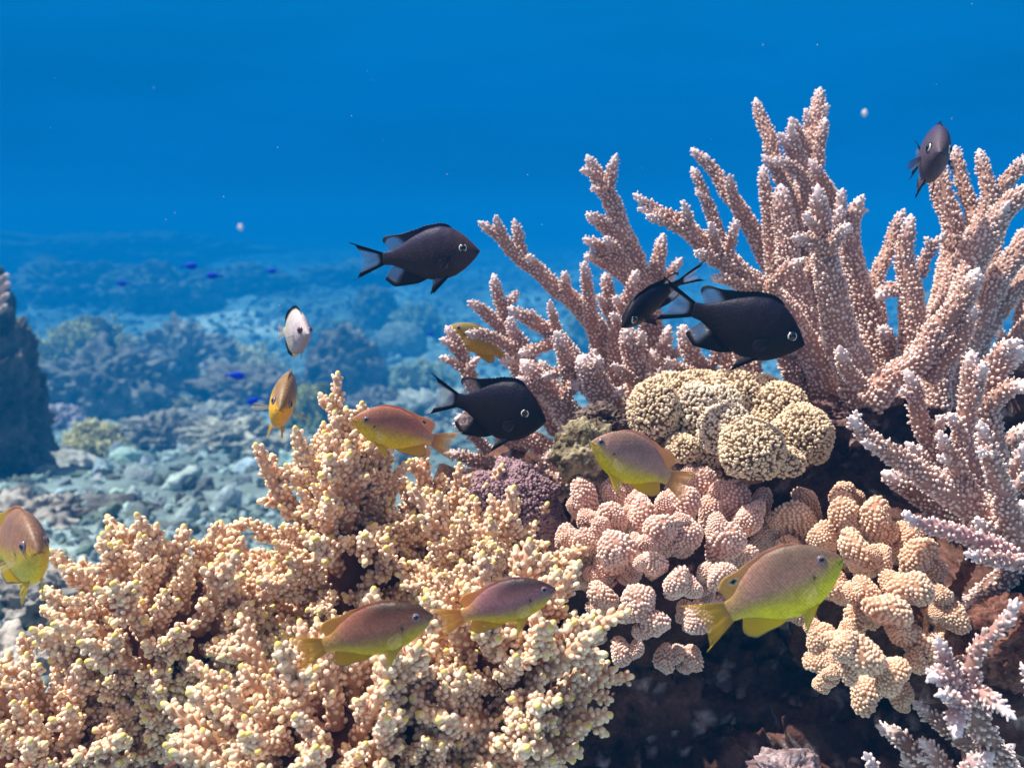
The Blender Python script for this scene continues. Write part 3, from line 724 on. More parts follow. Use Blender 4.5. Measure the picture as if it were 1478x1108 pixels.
# ------------------------------------------------------------------ yellow-tipped bushy coral
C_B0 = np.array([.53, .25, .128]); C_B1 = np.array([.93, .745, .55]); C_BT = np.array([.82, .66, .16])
def bush_variant(seed, low=False):
    """one knobbly branch, base at the origin, growing along +Z (metres)"""
    r = np.random.default_rng(seed)
    mb = MB()
    def finger(p0, d, L, rad, tipk):
        nseg = 8
        bend = r.normal(0, .22, 3)
        t = np.linspace(0, 1, nseg)[:, None]
        path = p0 + d * L * t + bend * L * .35 * t * t
        rr = rad * (1 - .48 * t[:, 0])
        cc = C_B0 * .8 * (1 - t) + (C_B0 * .5 + C_B1 * .5) * t
        tt, xx, yy = tube(mb, path, rr, 9, cc)
        pitch = .00110
        n = int(L / pitch)
        i = np.arange(n)
        u = np.clip((i + .5) / n + r.uniform(-.02, .02, n), 0, .97)
        a = i * 2.39996 + r.uniform(0, 6) + r.normal(0, .2, n)
        q = u * (nseg - 1)
        def it(z): return np.stack([np.interp(q, np.arange(nseg), z[:, k]) for k in range(3)], -1)
        o = it(xx) * np.cos(a)[:, None] + it(yy) * np.sin(a)[:, None]
        tg = nrm(it(tt))
        dd = nrm(o + tg * r.uniform(.7, 1.5, (n, 1)) + r.normal(0, .14, o.shape))
        rad_i = np.interp(q, np.arange(nseg), rr)
        nr = r.uniform(.0014, .0022, n); nh = r.uniform(.0038, .0066, n) * (.8 + .3 * np.sin(u * 3.1))
        yel = (r.uniform(0, 1, n) < .012)[:, None]
        c1 = C_B1 * (1 + r.normal(0, .07, (n, 1))) * np.array([1, 1, 1]) + r.normal(0, .02, (n, 3)); c1 = np.where(yel, C_BT * .5 + C_B1 * .5, c1)
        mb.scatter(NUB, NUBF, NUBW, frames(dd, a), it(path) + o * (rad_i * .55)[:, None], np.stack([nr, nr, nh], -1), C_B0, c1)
        # axial corallite with the yellow tip
        e = nrm(tt[-1])[None]
        tipc = C_BT if tipk else C_B1 * .5 + C_BT * .5
        mb.scatter(NUB, NUBF, np.clip((NUB[:, 2] - .60) / .3, 0, 1), frames(e), path[-1][None] - e * .0015, np.array([[.0023, .0023, r.uniform(.0060, .0080)]]), C_B1, tipc)
        return path, tt
    L = r.uniform(.050, .066)
    d0 = nrm(np.array([r.normal(0, .08), r.normal(0, .08), 1.]))
    path, tt = finger(np.zeros(3), d0, L, .0060, True)
    for k in range(r.integers(3, 6)):
        s = r.uniform(.22, .70); a = 6.28 * k / 5 + r.uniform(-.5, .5); el = r.uniform(.40, .70)
        p0 = path[0] + (path[-1] - path[0]) * s
        dd = nrm(np.array([math.cos(a) * el, math.sin(a) * el, .75]))
        finger(p0, dd, L * r.uniform(.22, .36), .0042, r.uniform() < .4)
    return mb.mesh("branch", M_BUSH)
BV = [bush_variant(200 + k) for k in range(12)]

def bush(label, cpx, radii_px, n, scale, lean=.6, group="yellow-tipped bushy corals in the left foreground", cone=0., extra=()):
    px, py, dd = cpx
    c = P(px, py, dd)
    rad = np.array([Rm(radii_px[0], dd), Rm(radii_px[1], dd), Rm(radii_px[2], dd)])
    root = tag(empty("bushy_coral", c), label, "coral", group)
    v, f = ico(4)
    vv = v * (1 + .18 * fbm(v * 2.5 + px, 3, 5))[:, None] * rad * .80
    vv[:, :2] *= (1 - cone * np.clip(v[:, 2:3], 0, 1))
    mb = MB(); mb.add(vv, [f], np.array([.13, .045, .022])); mb.build("base", M_BUSH, root)  # base painted dark so the gaps between branches look deep
    d = fib(n, .05)
    nn = nrm(d / rad)
    facing = -(nn @ FWD)
    keep = (facing > -.30) & (nn[:, 2] > -.50)
    d, nn, facing = d[keep], nn[keep], facing[keep]
    if len(d) > 100:
        i = np.argsort(-(facing + .5 * nn[:, 2]))[:100]; d, nn = d[i], nn[i]
    for k in range(len(d)):
        p = d[k] * rad * (1 + .06 * rng.normal()); p[:2] *= 1 - cone * max(0, d[k][2])
        up = nrm(nn[k] * .9 + np.array([0, 0, lean]) + rng.normal(0, .16, 3))
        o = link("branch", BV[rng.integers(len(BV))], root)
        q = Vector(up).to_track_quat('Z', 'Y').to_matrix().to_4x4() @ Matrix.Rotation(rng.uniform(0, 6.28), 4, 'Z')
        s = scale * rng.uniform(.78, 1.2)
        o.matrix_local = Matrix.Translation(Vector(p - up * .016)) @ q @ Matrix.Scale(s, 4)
    for ex, ey, ed, ux, uz in extra:
        up = nrm(np.array([ux, -.15, uz])); p = P(ex, ey, ed) - c
        o = link("branch", BV[rng.integers(len(BV))], root)
        q = Vector(up).to_track_quat('Z', 'Y').to_matrix().to_4x4() @ Matrix.Rotation(rng.uniform(0, 6.28), 4, 'Z')
        o.matrix_local = Matrix.Translation(Vector(p - up * .016)) @ q @ Matrix.Scale(scale, 4)
    return root
bush("wide yellow-tipped bushy coral at the far left of the foreground bushes", (246, 918, .70), (106, 90, 98), 104, .92)
bush("tall peaked yellow-tipped bushy coral below the orange front-facing fish", (502, 822, .74), (92, 85, 135), 112, .94, .5, cone=.62, extra=[(488, 644, .735, .02, 1), (518, 656, .74, .25, 1), (468, 668, .73, -.2, 1), (545, 672, .735, .4, 1), (440, 700, .725, -.35, 1), (500, 690, .71, .0, 1), (408, 722, .73, -.45, 1), (480, 700, .73, -.1, 1), (525, 700, .73, .2, 1)])
bush("small rounded yellow-tipped bushy coral under the pinkish-orange fish in the middle", (622, 818, .79), (85, 70, 80), 84, .90, .4)
bush("pale yellow-tipped bushy coral standing against the purple crust coral", (706, 838, .69), (52, 45, 58), 58, .86, .6)
bush("yellow-tipped bushy coral right of the two mauve fish, reaching the dark hollow", (722, 1005, .60), (90, 75, 124), 94, .86, .4)
bush("yellow-tipped bushy coral at the bottom centre below the two mauve fish", (500, 1078, .58), (165, 100, 100), 128, .86, .5)
bush("low yellow-tipped bushy coral tucked below the wide bush, left of the bottom centre bush", (262, 1035, .69), (60, 55, 52), 56, .80, .4)
bush("shaded yellow-tipped bushy coral in the lower left corner of the photo", (84, 1104, .67), (100, 80, 88), 96, .92, .5)

# ------------------------------------------------------------------ cauliflower corals
def club(seed, c0, c1, flat=.7, wid=1.):
    """a stubby branch of unit head radius, head centre at z=0, stem going down to z=-2.4"""
    r = np.random.default_rng(seed)
    mb = MB()
    n, seg = 16, 22
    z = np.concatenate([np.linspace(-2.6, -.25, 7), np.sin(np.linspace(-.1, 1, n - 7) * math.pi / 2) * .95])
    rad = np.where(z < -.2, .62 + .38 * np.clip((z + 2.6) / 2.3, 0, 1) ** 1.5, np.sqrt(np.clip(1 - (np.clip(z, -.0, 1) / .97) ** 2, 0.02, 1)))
    a = np.arange(seg) * 2 * math.pi / seg
    lob = 1 + .17 * np.cos(a * 2 + r.uniform(0, 6)) + .12 * np.cos(a * 3 + r.uniform(0, 6))
    sx, sy = wid, flat
    v = np.stack([(rad[:, None] * np.cos(a) * lob * sx), (rad[:, None] * np.sin(a) * lob * sy), np.repeat(z[:, None], seg, 1)], -1).reshape(-1, 3)
    v = v * (1 + .10 * fbm(v * 1.5 + seed, 2, seed))[:, None]
    i = np.arange(n * seg).reshape(n, seg)
    q = np.stack([i[:-1], np.roll(i[:-1], -1, 1), np.roll(i[1:], -1, 1), i[1:]], -1).reshape(-1, 4)
    v = np.vstack([v, [[0, 0, z[-1] + .02]]]); j = np.arange(seg); b = (n - 1) * seg
    tri = np.stack([b + j, b + (j + 1) % seg, np.full(seg, n * seg)], -1)
    mb.add(v, [q, tri], np.asarray(c0))
    pts = []; nor = []
    ring = v[:-1].reshape(n, seg, 3)
    L = np.concatenate([[0], np.cumsum(np.linalg.norm(np.diff(np.stack([rad, z], -1), axis=0), axis=1))])
    l = .5; ph = 0
    while l < L[-1] + .02:
        fi = np.interp(min(l, L[-1]), L, np.arange(n)); i0 = int(min(fi, n - 2)); ft = fi - i0
        rg = ring[i0] * (1 - ft) + ring[i0 + 1] * ft
        R_ = np.linalg.norm(rg[:, :2], axis=1).mean()
        m = max(1, int(2 * math.pi * R_ / .245)); ph += .5
        for k in range(m):
            aa = ((k + ph + r.uniform(-.2, .2)) / m) % 1 * seg
            j0 = int(aa) % seg; jt = aa - int(aa)
            p = rg[j0] * (1 - jt) + rg[(j0 + 1) % seg] * jt
            slope = np.clip(p[2], -.3, 1)
            nn = np.array([p[0] / sx ** 2, p[1] / sy ** 2, 0]); nn = nn / max(np.linalg.norm(nn), 1e-6)
            ht = np.clip(p[2] / .97, -.1, 1)
            pts.append(p); nor.append(nn * math.sqrt(max(0, 1 - max(ht, 0) ** 2)) + np.array([0, 0, max(ht, 0) + .25]))
        l += .225
    pts, nor = np.array(pts), nrm(np.array(nor)); k = len(pts)
    s = r.uniform(.09, .135, k)
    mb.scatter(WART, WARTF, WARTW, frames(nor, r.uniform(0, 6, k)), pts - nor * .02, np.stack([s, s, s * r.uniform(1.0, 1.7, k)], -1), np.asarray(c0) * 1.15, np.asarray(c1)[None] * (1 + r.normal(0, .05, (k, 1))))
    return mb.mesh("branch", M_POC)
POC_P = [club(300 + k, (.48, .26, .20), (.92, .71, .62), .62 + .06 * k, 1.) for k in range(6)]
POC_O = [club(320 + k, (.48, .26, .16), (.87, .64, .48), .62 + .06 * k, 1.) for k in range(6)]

def cauli(label, origin_px, heads, meshes, cbase, base_px):
    origin = P(*origin_px)
    root = tag(empty("cauliflower_coral", origin), label, "coral", "cauliflower corals below the staghorns")
    mb = MB(); v, f = ico(4)
    for px, py, dd, a, b in base_px:
        mb.add(v * (1 + .2 * fbm(v * 3, 3, 3))[:, None] * np.array([Rm(a, dd), Rm(a * .8, dd), Rm(b, dd)]) + P(px, py, dd) - origin, [f], np.array(cbase))
    mb.build("base", M_ROCK, root)
    more = []
    for h in heads:
        a = rng.uniform(0, 6.28)
        more.append(h); more.append((h[0] + math.cos(a) * h[2] * .85, h[1] + math.sin(a) * h[2] * .7, h[2] * rng.uniform(.55, .75), h[3] + rng.uniform(-.004, .014)))
    for k, h in enumerate(more):
        px, py, r, dd = h[:4]
        p = P(px, py, dd); up = nrm(p - origin + np.array([0, 0, .02]) + rng.normal(0, .012, 3))
        o = link("branch", meshes[k % len(meshes)], root)
        q = Vector(up).to_track_quat('Z', 'Y').to_matrix().to_4x4() @ Matrix.Rotation(h[4] if len(h) > 4 else rng.uniform(0, 6.28), 4, 'Z')
        s = Rm(r * .82, dd)
        o.matrix_local = Matrix.Translation(Vector(p - origin)) @ q @ Matrix.Scale(s, 4)
    return root
cauli("pink cauliflower coral with knobbed stubby branches in the centre of the reef", (950, 900, .86), [
    (840, 712, 27, .74), (868, 684, 19, .77), (884, 708, 21, .75), (885, 742, 25, .71), (913, 748, 17, .72), (846, 748, 18, .73), (816, 774, 22, .73),
    (844, 780, 25, .70), (890, 792, 33, .67), (932, 784, 19, .68), (928, 740, 30, .715), (985, 722, 30, .72), (1012, 694, 26, .75), (955, 762, 30, .68),
    (992, 768, 27, .69), (945, 812, 23, .65), (978, 838, 26, .64), (1060, 716, 29, .74), (1098, 722, 23, .75), (1050, 778, 31, .69), (1082, 748, 24, .72),
    (1042, 828, 25, .67), (868, 858, 26, .68), (922, 868, 30, .65), (942, 896, 29, .65), (896, 940, 24, .68), (1008, 892, 27, .68), (826, 826, 22, .72),
    (800, 812, 19, .75), (1030, 730, 22, .74), (975, 690, 20, .77), (1015, 845, 20, .70), (850, 905, 22, .72), (960, 950, 24, .75), (1000, 950, 22, .75),
    (905, 700, 22, .765), (1075, 800, 22, .71), (865, 760, 19, .70), (910, 820, 20, .69), (870, 820, 22, .70), (1025, 870, 20, .73), (1110, 770, 20, .74)],
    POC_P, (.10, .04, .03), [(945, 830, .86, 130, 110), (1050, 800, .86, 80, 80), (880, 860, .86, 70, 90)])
cauli("orange-brown cauliflower coral with stubby branches behind the large yellow fish", (1260, 900, .80), [
    (1148, 745, 31, .72), (1160, 718, 20, .74), (1218, 738, 30, .70), (1216, 712, 22, .72), (1264, 745, 32, .69), (1186, 775, 24, .69), (1236, 792, 36, .65),
    (1326, 802, 33, .66), (1312, 775, 24, .69), (1276, 806, 22, .63), (1250, 852, 25, .61), (1318, 848, 33, .60), (1284, 880, 37, .59), (1358, 858, 20, .63),
    (1378, 890, 24, .63), (1338, 935, 32, .60), (1300, 912, 26, .60), (1182, 918, 24, .60), (1214, 925, 27, .58), (1246, 945, 36, .565), (1290, 972, 28, .58),
    (1222, 968, 24, .58), (1195, 978, 20, .61), (1250, 1000, 30, .64), (1180, 830, 24, .70), (1140, 790, 24, .72), (1366, 925, 22, .66), (1210, 850, 26, .68),
    (1180, 955, 24, .66), (1300, 1000, 24, .66), (1345, 830, 24, .67), (1120, 830, 22, .74), (1150, 880, 24, .72), (1235, 890, 28, .64)],
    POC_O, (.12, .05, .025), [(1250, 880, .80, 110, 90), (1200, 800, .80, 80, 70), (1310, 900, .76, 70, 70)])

# ------------------------------------------------------------------ fish
def curve(s, tab):
    t = np.array(tab); x = np.linspace(0, 1, 401); y = np.interp(x, t[:, 0], t[:, 1])
    k = np.ones(21) / 21
    yp = np.concatenate([2 * y[0] - y[10:0:-1], y, 2 * y[-1] - y[-2:-12:-1]])
    y2 = np.convolve(yp, k, 'valid')
    return np.interp(s, x, y2)
DAM = dict(  # yellow damselfish
    u=[(0, .012), (.03, .052), (.08, .100), (.16, .158), (.26, .206), (.38, .234), (.52, .236), (.66, .208), (.80, .148), (.90, .088), (1, .070)],
    l=[(0, -.012), (.03, -.040), (.08, -.078), (.16, -.128), (.26, -.172), (.38, -.205), (.52, -.210), (.66, -.176), (.80, -.112), (.90, -.072), (1, -.062)],
    w=[(0, .010), (.03, .028), (.08, .050), (.16, .075), (.28, .094), (.42, .098), (.56, .086), (.70, .062), (.84, .036), (1, .014)],
    dor=[(.24, .0), (.30, .012), (.45, .016), (.60, .018), (.74, .040), (.83, .082), (.90, .070), (.95, .0)],
    dsweep=.09, ana=[(.60, 0), (.66, .035), (.74, .075), (.82, .115), (.88, .075), (.92, .0)], asweep=.10,
    tail=(.29, .175, .12), eye=(.125, .042, .036))
CHR = dict(  # dark chromis-like damsel
    u=[(0, .010), (.03, .045), (.08, .100), (.16, .175), (.26, .236), (.38, .262), (.52, .242), (.66, .190), (.80, .120), (.90, .074), (1, .062)],
    l=[(0, -.014), (.03, -.050), (.08, -.095), (.16, -.155), (.26, -.208), (.38, -.238), (.52, -.232), (.66, -.186), (.80, -.112), (.90, -.066), (1, -.056)],
    w=[(0, .010), (.03, .030), (.08, .056), (.16, .084), (.28, .104), (.42, .106), (.56, .092), (.70, .064), (.84, .036), (1, .014)],
    dor=[(.26, .0), (.30, .026), (.45, .030), (.60, .036), (.72, .056), (.80, .095), (.86, .065), (.91, .0)],
    dsweep=.14, ana=[(.56, 0), (.62, .045), (.70, .095), (.78, .145), (.84, .08), (.89, .0)], asweep=.15,
    tail=(.31, .185, .17), eye=(.135, .038, .044))
BUT = dict(  # pale deep-bodied fish
    u=[(0, .012), (.05, .07), (.12, .15), (.22, .27), (.34, .36), (.48, .40), (.62, .37), (.76, .27), (.88, .13), (.95, .085), (1, .075)],
    l=[(0, -.014), (.05, -.06), (.12, -.13), (.22, -.23), (.34, -.32), (.48, -.37), (.62, -.35), (.76, -.25), (.88, -.12), (.95, -.075), (1, -.065)],
    w=[(0, .012), (.05, .04), (.12, .075), (.22, .11), (.34, .13), (.48, .125), (.62, .10), (.76, .07), (.9, .03), (1, .014)],
    dor=[(.26, .0), (.34, .04), (.5, .06), (.66, .075), (.80, .11), (.88, .09), (.93, .0)],
    dsweep=.06, ana=[(.52, 0), (.60, .06), (.70, .10), (.80, .13), (.88, .09), (.93, .0)], asweep=.06,
    tail=(.28, .18, .06), eye=(.15, .06, .055))

def lerp(a, b, t): return np.asarray(a)[None] * (1 - t)[:, None] + np.asarray(b)[None] * t[:, None]

def loft_fin(base, tip, colf, bend, nt=10, thick=.006, ruffle=.006, rays=14):
    """base, tip: (n,3) polylines; a thin solid fin between them"""
    n = len(base); t = np.linspace(0, 1, nt)
    r = np.linspace(0, 1, n)
    mid = base[:, None] * (1 - t)[None, :, None] + tip[:, None] * t[None, :, None]
    side = np.cross(nrm(tip - base + 1e-9), nrm(np.gradient(base + tip, axis=0))); side = nrm(side)
    mid = mid + side[:, None] * (ruffle * np.sin(r * 17)[:, None, None] * t[None, :, None] ** 1.5)
    th = thick * (1 - .75 * t)[None, :] * (.75 + .25 * np.cos(r * rays * 2 * math.pi))[:, None]
    A = mid + side[:, None] * th[..., None] * .5; Bq = mid - side[:, None] * th[..., None] * .5
    R, T = np.meshgrid(r, t, indexing='ij')
    col = colf(R.ravel(), T.ravel())
    i = np.arange(n * nt).reshape(n, nt)
    q = np.stack([i[:-1, :-1], i[1:, :-1], i[1:, 1:], i[:-1, 1:]], -1).reshape(-1, 4)
    m = n * nt
    q2 = q[:, ::-1] + m
    rim = []
    loop = list(i[:, 0]) + list(i[-1, 1:]) + list(i[-2::-1, -1]) + list(i[0, -2:0:-1])
    for a, b in zip(loop, loop[1:] + loop[:1]): rim.append([b, a, a + m, b + m])
    mb = MB(); v = np.vstack([A.reshape(-1, 3), Bq.reshape(-1, 3)])
    mb.add(bend(v), [q, q2, np.array(rim)], np.vstack([col, col]))
    return mb

def fish(kind, label, cat, snout, tailb, pal, roll=0., bend_y=0., group=None, depth=1., wide=1., pect=.5, es_=None, ez_=None, name="damselfish", spot=True, gill=True):
    sp = {'dam': DAM, 'chr': CHR, 'but': BUT}[kind]
    p0, p1 = P(*snout), P(*tailb)
    X = nrm(p0 - p1); Ln = np.linalg.norm(p0 - p1)
    Z = nrm(np.array([0, 0, 1.]) - X * X[2]); Y = np.cross(Z, X)
    c, s_ = math.cos(roll), math.sin(roll)
    Y, Z = Y * c + Z * s_, Z * c - Y * s_
    mid = (p0 + p1) / 2
    root = empty(name, mid)
    Mx = Matrix(((X[0], Y[0], Z[0], mid[0]), (X[1], Y[1], Z[1], mid[1]), (X[2], Y[2], Z[2], mid[2]), (0, 0, 0, 1)))
    root.matrix_world = Mx @ Matrix.Scale(Ln, 4)
    tag(root, label, cat, group)
    def bend(v):
        v = v.copy(); s = .5 - v[:, 0]
        v[:, 1] += bend_y * (np.clip(s - .25, 0, 2) ** 2 - .56 * np.clip((s - .0), -1, 1) * 0)
        v[:, 0] += .55 * bend_y ** 2 * np.clip(s - .25, 0, 2) ** 3
        return v
    U = lambda s: curve(s, sp['u']) * depth
    Lo = lambda s: curve(s, sp['l']) * depth
    Wd = lambda s: curve(s, sp['w']) * wide
    # body
    ns, na = 110, 56
    s = np.sin(np.linspace(0, 1, ns) ** 1.0 * math.pi / 2) ** 1.25 * .5 + np.linspace(0, 1, ns) * .5
    s = np.clip(np.linspace(0, 1, ns) ** 1.25, 0, 1)
    a = np.arange(na) * 2 * math.pi / na
    u, l, wv = U(s), Lo(s), Wd(s)
    zc, hz = (u + l) / 2, (u - l) / 2
    ca, sa = np.cos(a), np.sin(a)
    yy = wv[:, None] * np.sign(ca) * np.abs(ca) ** 1.12
    zz = zc[:, None] + hz[:, None] * np.sign(sa) * np.abs(sa) ** 1.0
    v = np.stack([np.repeat((.5 - s)[:, None], na, 1), yy, zz], -1).reshape(-1, 3)
    i = np.arange(ns * na).reshape(ns, na)
    q = np.stack([i[:-1], i[1:], np.roll(i[1:], -1, 1), np.roll(i[:-1], -1, 1)], -1).reshape(-1, 4)
    v = np.vstack([v, [[.503, 0, (u[0] + l[0]) / 2]], [[-.5, 0, zc[-1]]]])
    j = np.arange(na)
    t1 = np.stack([j, (j + 1) % na, np.full(na, ns * na)], -1)
    t2 = np.stack([(ns - 1) * na + (j + 1) % na, (ns - 1) * na + j, np.full(na, ns * na + 1)], -1)
    sv = .5 - v[:, 0]
    hv = (v[:, 2] - np.interp(sv, s, l)) / np.maximum(np.interp(sv, s, u - l), 1e-3)   # 0 belly .. 1 back
    col = pal['body'](sv, hv, v[:, 1])
    if gill:   # crease of the gill cover and mouth line
        g = np.exp(-((sv - (.245 + .05 * np.sin(hv * 3.1))) / .006) ** 2) * sstep(hv, .12, .25) * (1 - sstep(hv, .62, .8))
        col[:, :3] *= (1 - .22 * g)[:, None]
        mth = np.exp(-((v[:, 2] - (zc[0] - .30 * np.clip(sv, 0, 1))) / .007) ** 2) * (sv < .055)
        col[:, :3] *= (1 - .55 * mth)[:, None]
    if spot and pal.get('spot') is not None:
        dd = np.hypot(sv - .262, (v[:, 2] - (-.012)) * .9); k = 1 - sstep(dd, .010, .017)
        col[:, :3] = col[:, :3] * (1 - k)[:, None] + np.array(pal['spot'])[None] * k[:, None]
    mb = MB(); mb.add(bend(v), [q, t1, t2], col); body = mb.build("body", pal['mat'], root)
    # dorsal and anal fins
    def strip(tab, top, sweep, colf, nm, spiky):
        t = np.array(tab); n = 61
        ss = np.linspace(t[0, 0], t[-1, 0], n); hh = np.interp(ss, t[:, 0], t[:, 1])
        hh = np.convolve(np.concatenate([[hh[0]] * 2, hh, [hh[-1]] * 2]), np.ones(5) / 5, 'valid')
        fr = (ss - ss[0]) / (ss[-1] - ss[0])
        if spiky: hh = hh * (1 + .28 * (np.abs(((fr * 19) % 1) - .5) * 2 - .5) * (fr < .62))
        sg = 1 if top else -1
        zb = (U(ss) if top else Lo(ss))
        base = np.stack([.5 - ss, np.zeros(n), zb - sg * .018], -1)
        tip = np.stack([.5 - ss - sweep * fr ** 1.6 * np.clip(hh / .06, 0, 1.6), np.zeros(n), zb + sg * (hh * depth + .002)], -1)
        loft_fin(base, tip, colf, bend, 9, .010, .004, 22).build(nm, M_FIN, root)
    strip(sp['dor'], True, sp['dsweep'], pal['dor'], "dorsal_fin", True)
    strip(sp['ana'], False, sp['asweep'], pal['ana'], "anal_fin", False)
    # tail fin
    tl, th, fork = sp['tail']
    n = 41; r = np.linspace(-1, 1, n)
    base = np.stack([np.full(n, -.485), np.zeros(n), zc[-1] + r * hz[-1] * .95], -1)
    tx = -.5 - tl * (1 - fork * 2.0 * (1 - np.abs(r) ** 1.3)) ; tx = tx - .03 * (np.abs(r) > .9)
    tip = np.stack([tx, np.zeros(n), zc[-1] + np.sign(r) * np.abs(r) ** .9 * th * depth], -1)
    loft_fin(base, tip, pal['tail'], bend, 14, .012, .010, 18).build("tail_fin", M_FIN, root)
    # paired fins
    for sd in (1, -1):
        n = 25; r = np.linspace(0, 1, n)
        b0 = np.array([.5 - .285, sd * np.interp(.285, s, wv) * .97, np.interp(.285, s, zc) - .055 * depth])
        an = -.25 - 1.15 * r
        ln = .17 * (1 - .35 * r ** 2) * (.6 + .4 * np.sin(np.clip(r * 2.6 + .35, 0, 3.1)))
        base = b0[None] + np.stack([np.zeros(n), np.zeros(n), -.028 * (r - .5)], -1)
        out = .35 + pect
        dv = np.stack([-np.cos(an) * .9, np.full(n, sd * out), np.sin(an) * .9], -1)
        tip = base + nrm(dv) * ln[:, None]
        loft_fin(base, tip, pal['pec'], bend, 9, .006, .004, 11).build("pectoral_fin", M_FIN, root)
        b0 = np.array([.5 - .33, sd * .035, np.interp(.33, s, l) + .018])
        base = b0[None] + np.stack([-.06 * r, 0 * r, -.002 * r], -1)
        tip = base + np.stack([-.10 - .10 * (1 - r), sd * .03 * np.ones(n), -.155 * (1 - r) ** .8 - .02], -1)
        loft_fin(base, tip, pal['pel'], bend, 9, .008, .004, 7).build("pelvic_fin", M_FIN, root)
        # eye
        es, ez, er = sp['eye']; es = es_ or es; ez = ez_ or ez; ez *= depth
        h = np.interp(es, s, wv); zrel = (ez - np.interp(es, s, zc)) / np.interp(es, s, hz)
        ey = h * math.sqrt(max(0, 1 - zrel ** 2))
        dth = 1e-3
        sl_x = (np.interp(es + .03, s, wv) - np.interp(es - .03, s, wv)) / .06   # widening towards the tail
        nv = nrm(np.array([sl_x, 1.0 * sd, zrel * .55 * h / np.interp(es, s, hz)])[None])
        nv = nv * np.array([[1, 1, 1]])
        vv, ff = ico(4)
        rad = np.arccos(np.clip(vv[:, 2], -1, 1)) / (math.pi / 2)
        ang = np.arctan2(vv[:, 1], vv[:, 0])
        Rf = frames(nv)[0]
        e3 = vv * np.array([er, er, er * .55])
        wp = e3 @ Rf.T
        c_in = pal['eye'](np.clip(rad, 0, 1), wp / er)
        mb = MB(); mb.add(bend(wp + np.array([.5 - es, sd * ey * .93, ez])), [ff], c_in)
        eo = mb.build("eye", M_EYE, root)
        pv = vv * np.array([er * .52, er * .52, er * .22]) + np.array([0, 0, er * .42])
        mb = MB(); mb.add(bend(pv @ Rf.T + np.array([.5 - es, sd * ey * .93, ez])), [ff], np.array([.004, .004, .006]))
        mb.build("pupil", M_EYE, eo)
    return root

# ---- palettes
def yellow_pal(back=(.40, .17, .16), headtop=(.20, .14, .13), belly=(.80, .62, .02), rear=(.66, .38, .22), face=(.66, .46, .05), line=.42, soft=.30, tailc=(.80, .50, .16), dorc=None, tail_a=(.97, .35), pk=0., oc=0.):
    dorc = dorc or back
    def body(s, h, y):
        k = sstep(h, line - soft * .8, line + soft * .5 + .10 * 0)
        kk = np.clip(k + .10 * np.sin(s * 40) * 0, 0, 1)
        c = lerp(belly, back, kk)
        f = (1 - sstep(s, .03, .20)) * (1 - sstep(h, .55, .95)); c = c * (1 - .75 * f)[:, None] + np.array(face)[None] * (.75 * f)[:, None]
        ht = sstep(h, .42, .92) * (1 - sstep(s, .34, .80)); c = c * (1 - .93 * ht)[:, None] + np.array(headtop)[None] * (.93 * ht)[:, None]
        rr = sstep(s, .72, 1.0); c = c * (1 - .7 * rr)[:, None] + np.array(rear)[None] * (.7 * rr)[:, None]
        return np.hstack([c, np.ones((len(c), 1))])
    def dor(r, t):
        c = lerp(np.array(dorc) * 1.5, np.array(rear) * 1.25, sstep(r, .35, .95)); c = c * (1 - .15 * t)[:, None] + np.array([.80, .62, .20])[None] * (.15 * t)[:, None]
        c = c * (1 - .10 * (np.cos(r * 22 * 6.28) * .5 + .5))[:, None]
        # ocellus near the rear end
        q_ = np.hypot((r - .80) * .9, (t - .42) * .16); k = 1 - sstep(q_, .020, .027); ring = (1 - sstep(q_, .032, .040)) * (1 - k) * .8 * oc; k = k * oc
        c = c * (1 - ring)[:, None] + np.array([.75, .72, .62])[None] * ring[:, None]
        c = c * (1 - k)[:, None] + np.array([.01, .01, .012])[None] * k[:, None]
        return np.hstack([c, (1 - .5 * sstep(r, .8, 1.) * sstep(t, .6, 1))[:, None]])
    def ana(r, t):
        c = lerp(belly, np.array(belly) * .55 + np.array(rear) * .45, sstep(r, .2, .9)); c = c * (1 - .10 * (np.cos(r * 22 * 6.28) * .5 + .5))[:, None]
        e = sstep(t, .90, .97)[:, None]; c = c * (1 - e * .7) + np.array([.05, .10, .35])[None] * e * .7
        return np.hstack([c, (1 - .45 * sstep(t, .55, 1.) * sstep(r, .5, 1))[:, None]])
    def tail(r, t):
        c = lerp(rear, tailc, sstep(t, 0, .5)); c = c * (1 - .13 * (np.cos(r * 18 * 6.28) * .5 + .5))[:, None]
        return np.hstack([c, (tail_a[0] + (tail_a[1] - tail_a[0]) * sstep(t, .25, 1.))[:, None]])
    def pec(r, t):
        c = np.tile([.75, .68, .45], (len(r), 1)); k = (np.cos(r * 11 * 6.28) > .5)
        return np.hstack([c, (.05 + .20 * k * (.4 + pk) + .10 * (1 - t))[:, None]])
    def pel(r, t):
        c = lerp(belly, (.70, .62, .16), t); return np.hstack([c, (1 - .35 * t)[:, None]])
    def eye(rad, w):
        c = np.tile([.10, .07, .10], (len(rad), 1))
        k = (sstep(rad, .50, .55) * (1 - sstep(rad, .62, .72))); c = c * (1 - k)[:, None] + np.array([.30, .22, .27])[None] * k[:, None]
        return c
    return dict(body=body, dor=dor, ana=ana, tail=tail, pec=pec, pel=pel, eye=eye, mat=M_FISH, spot=(.03, .012, .012))

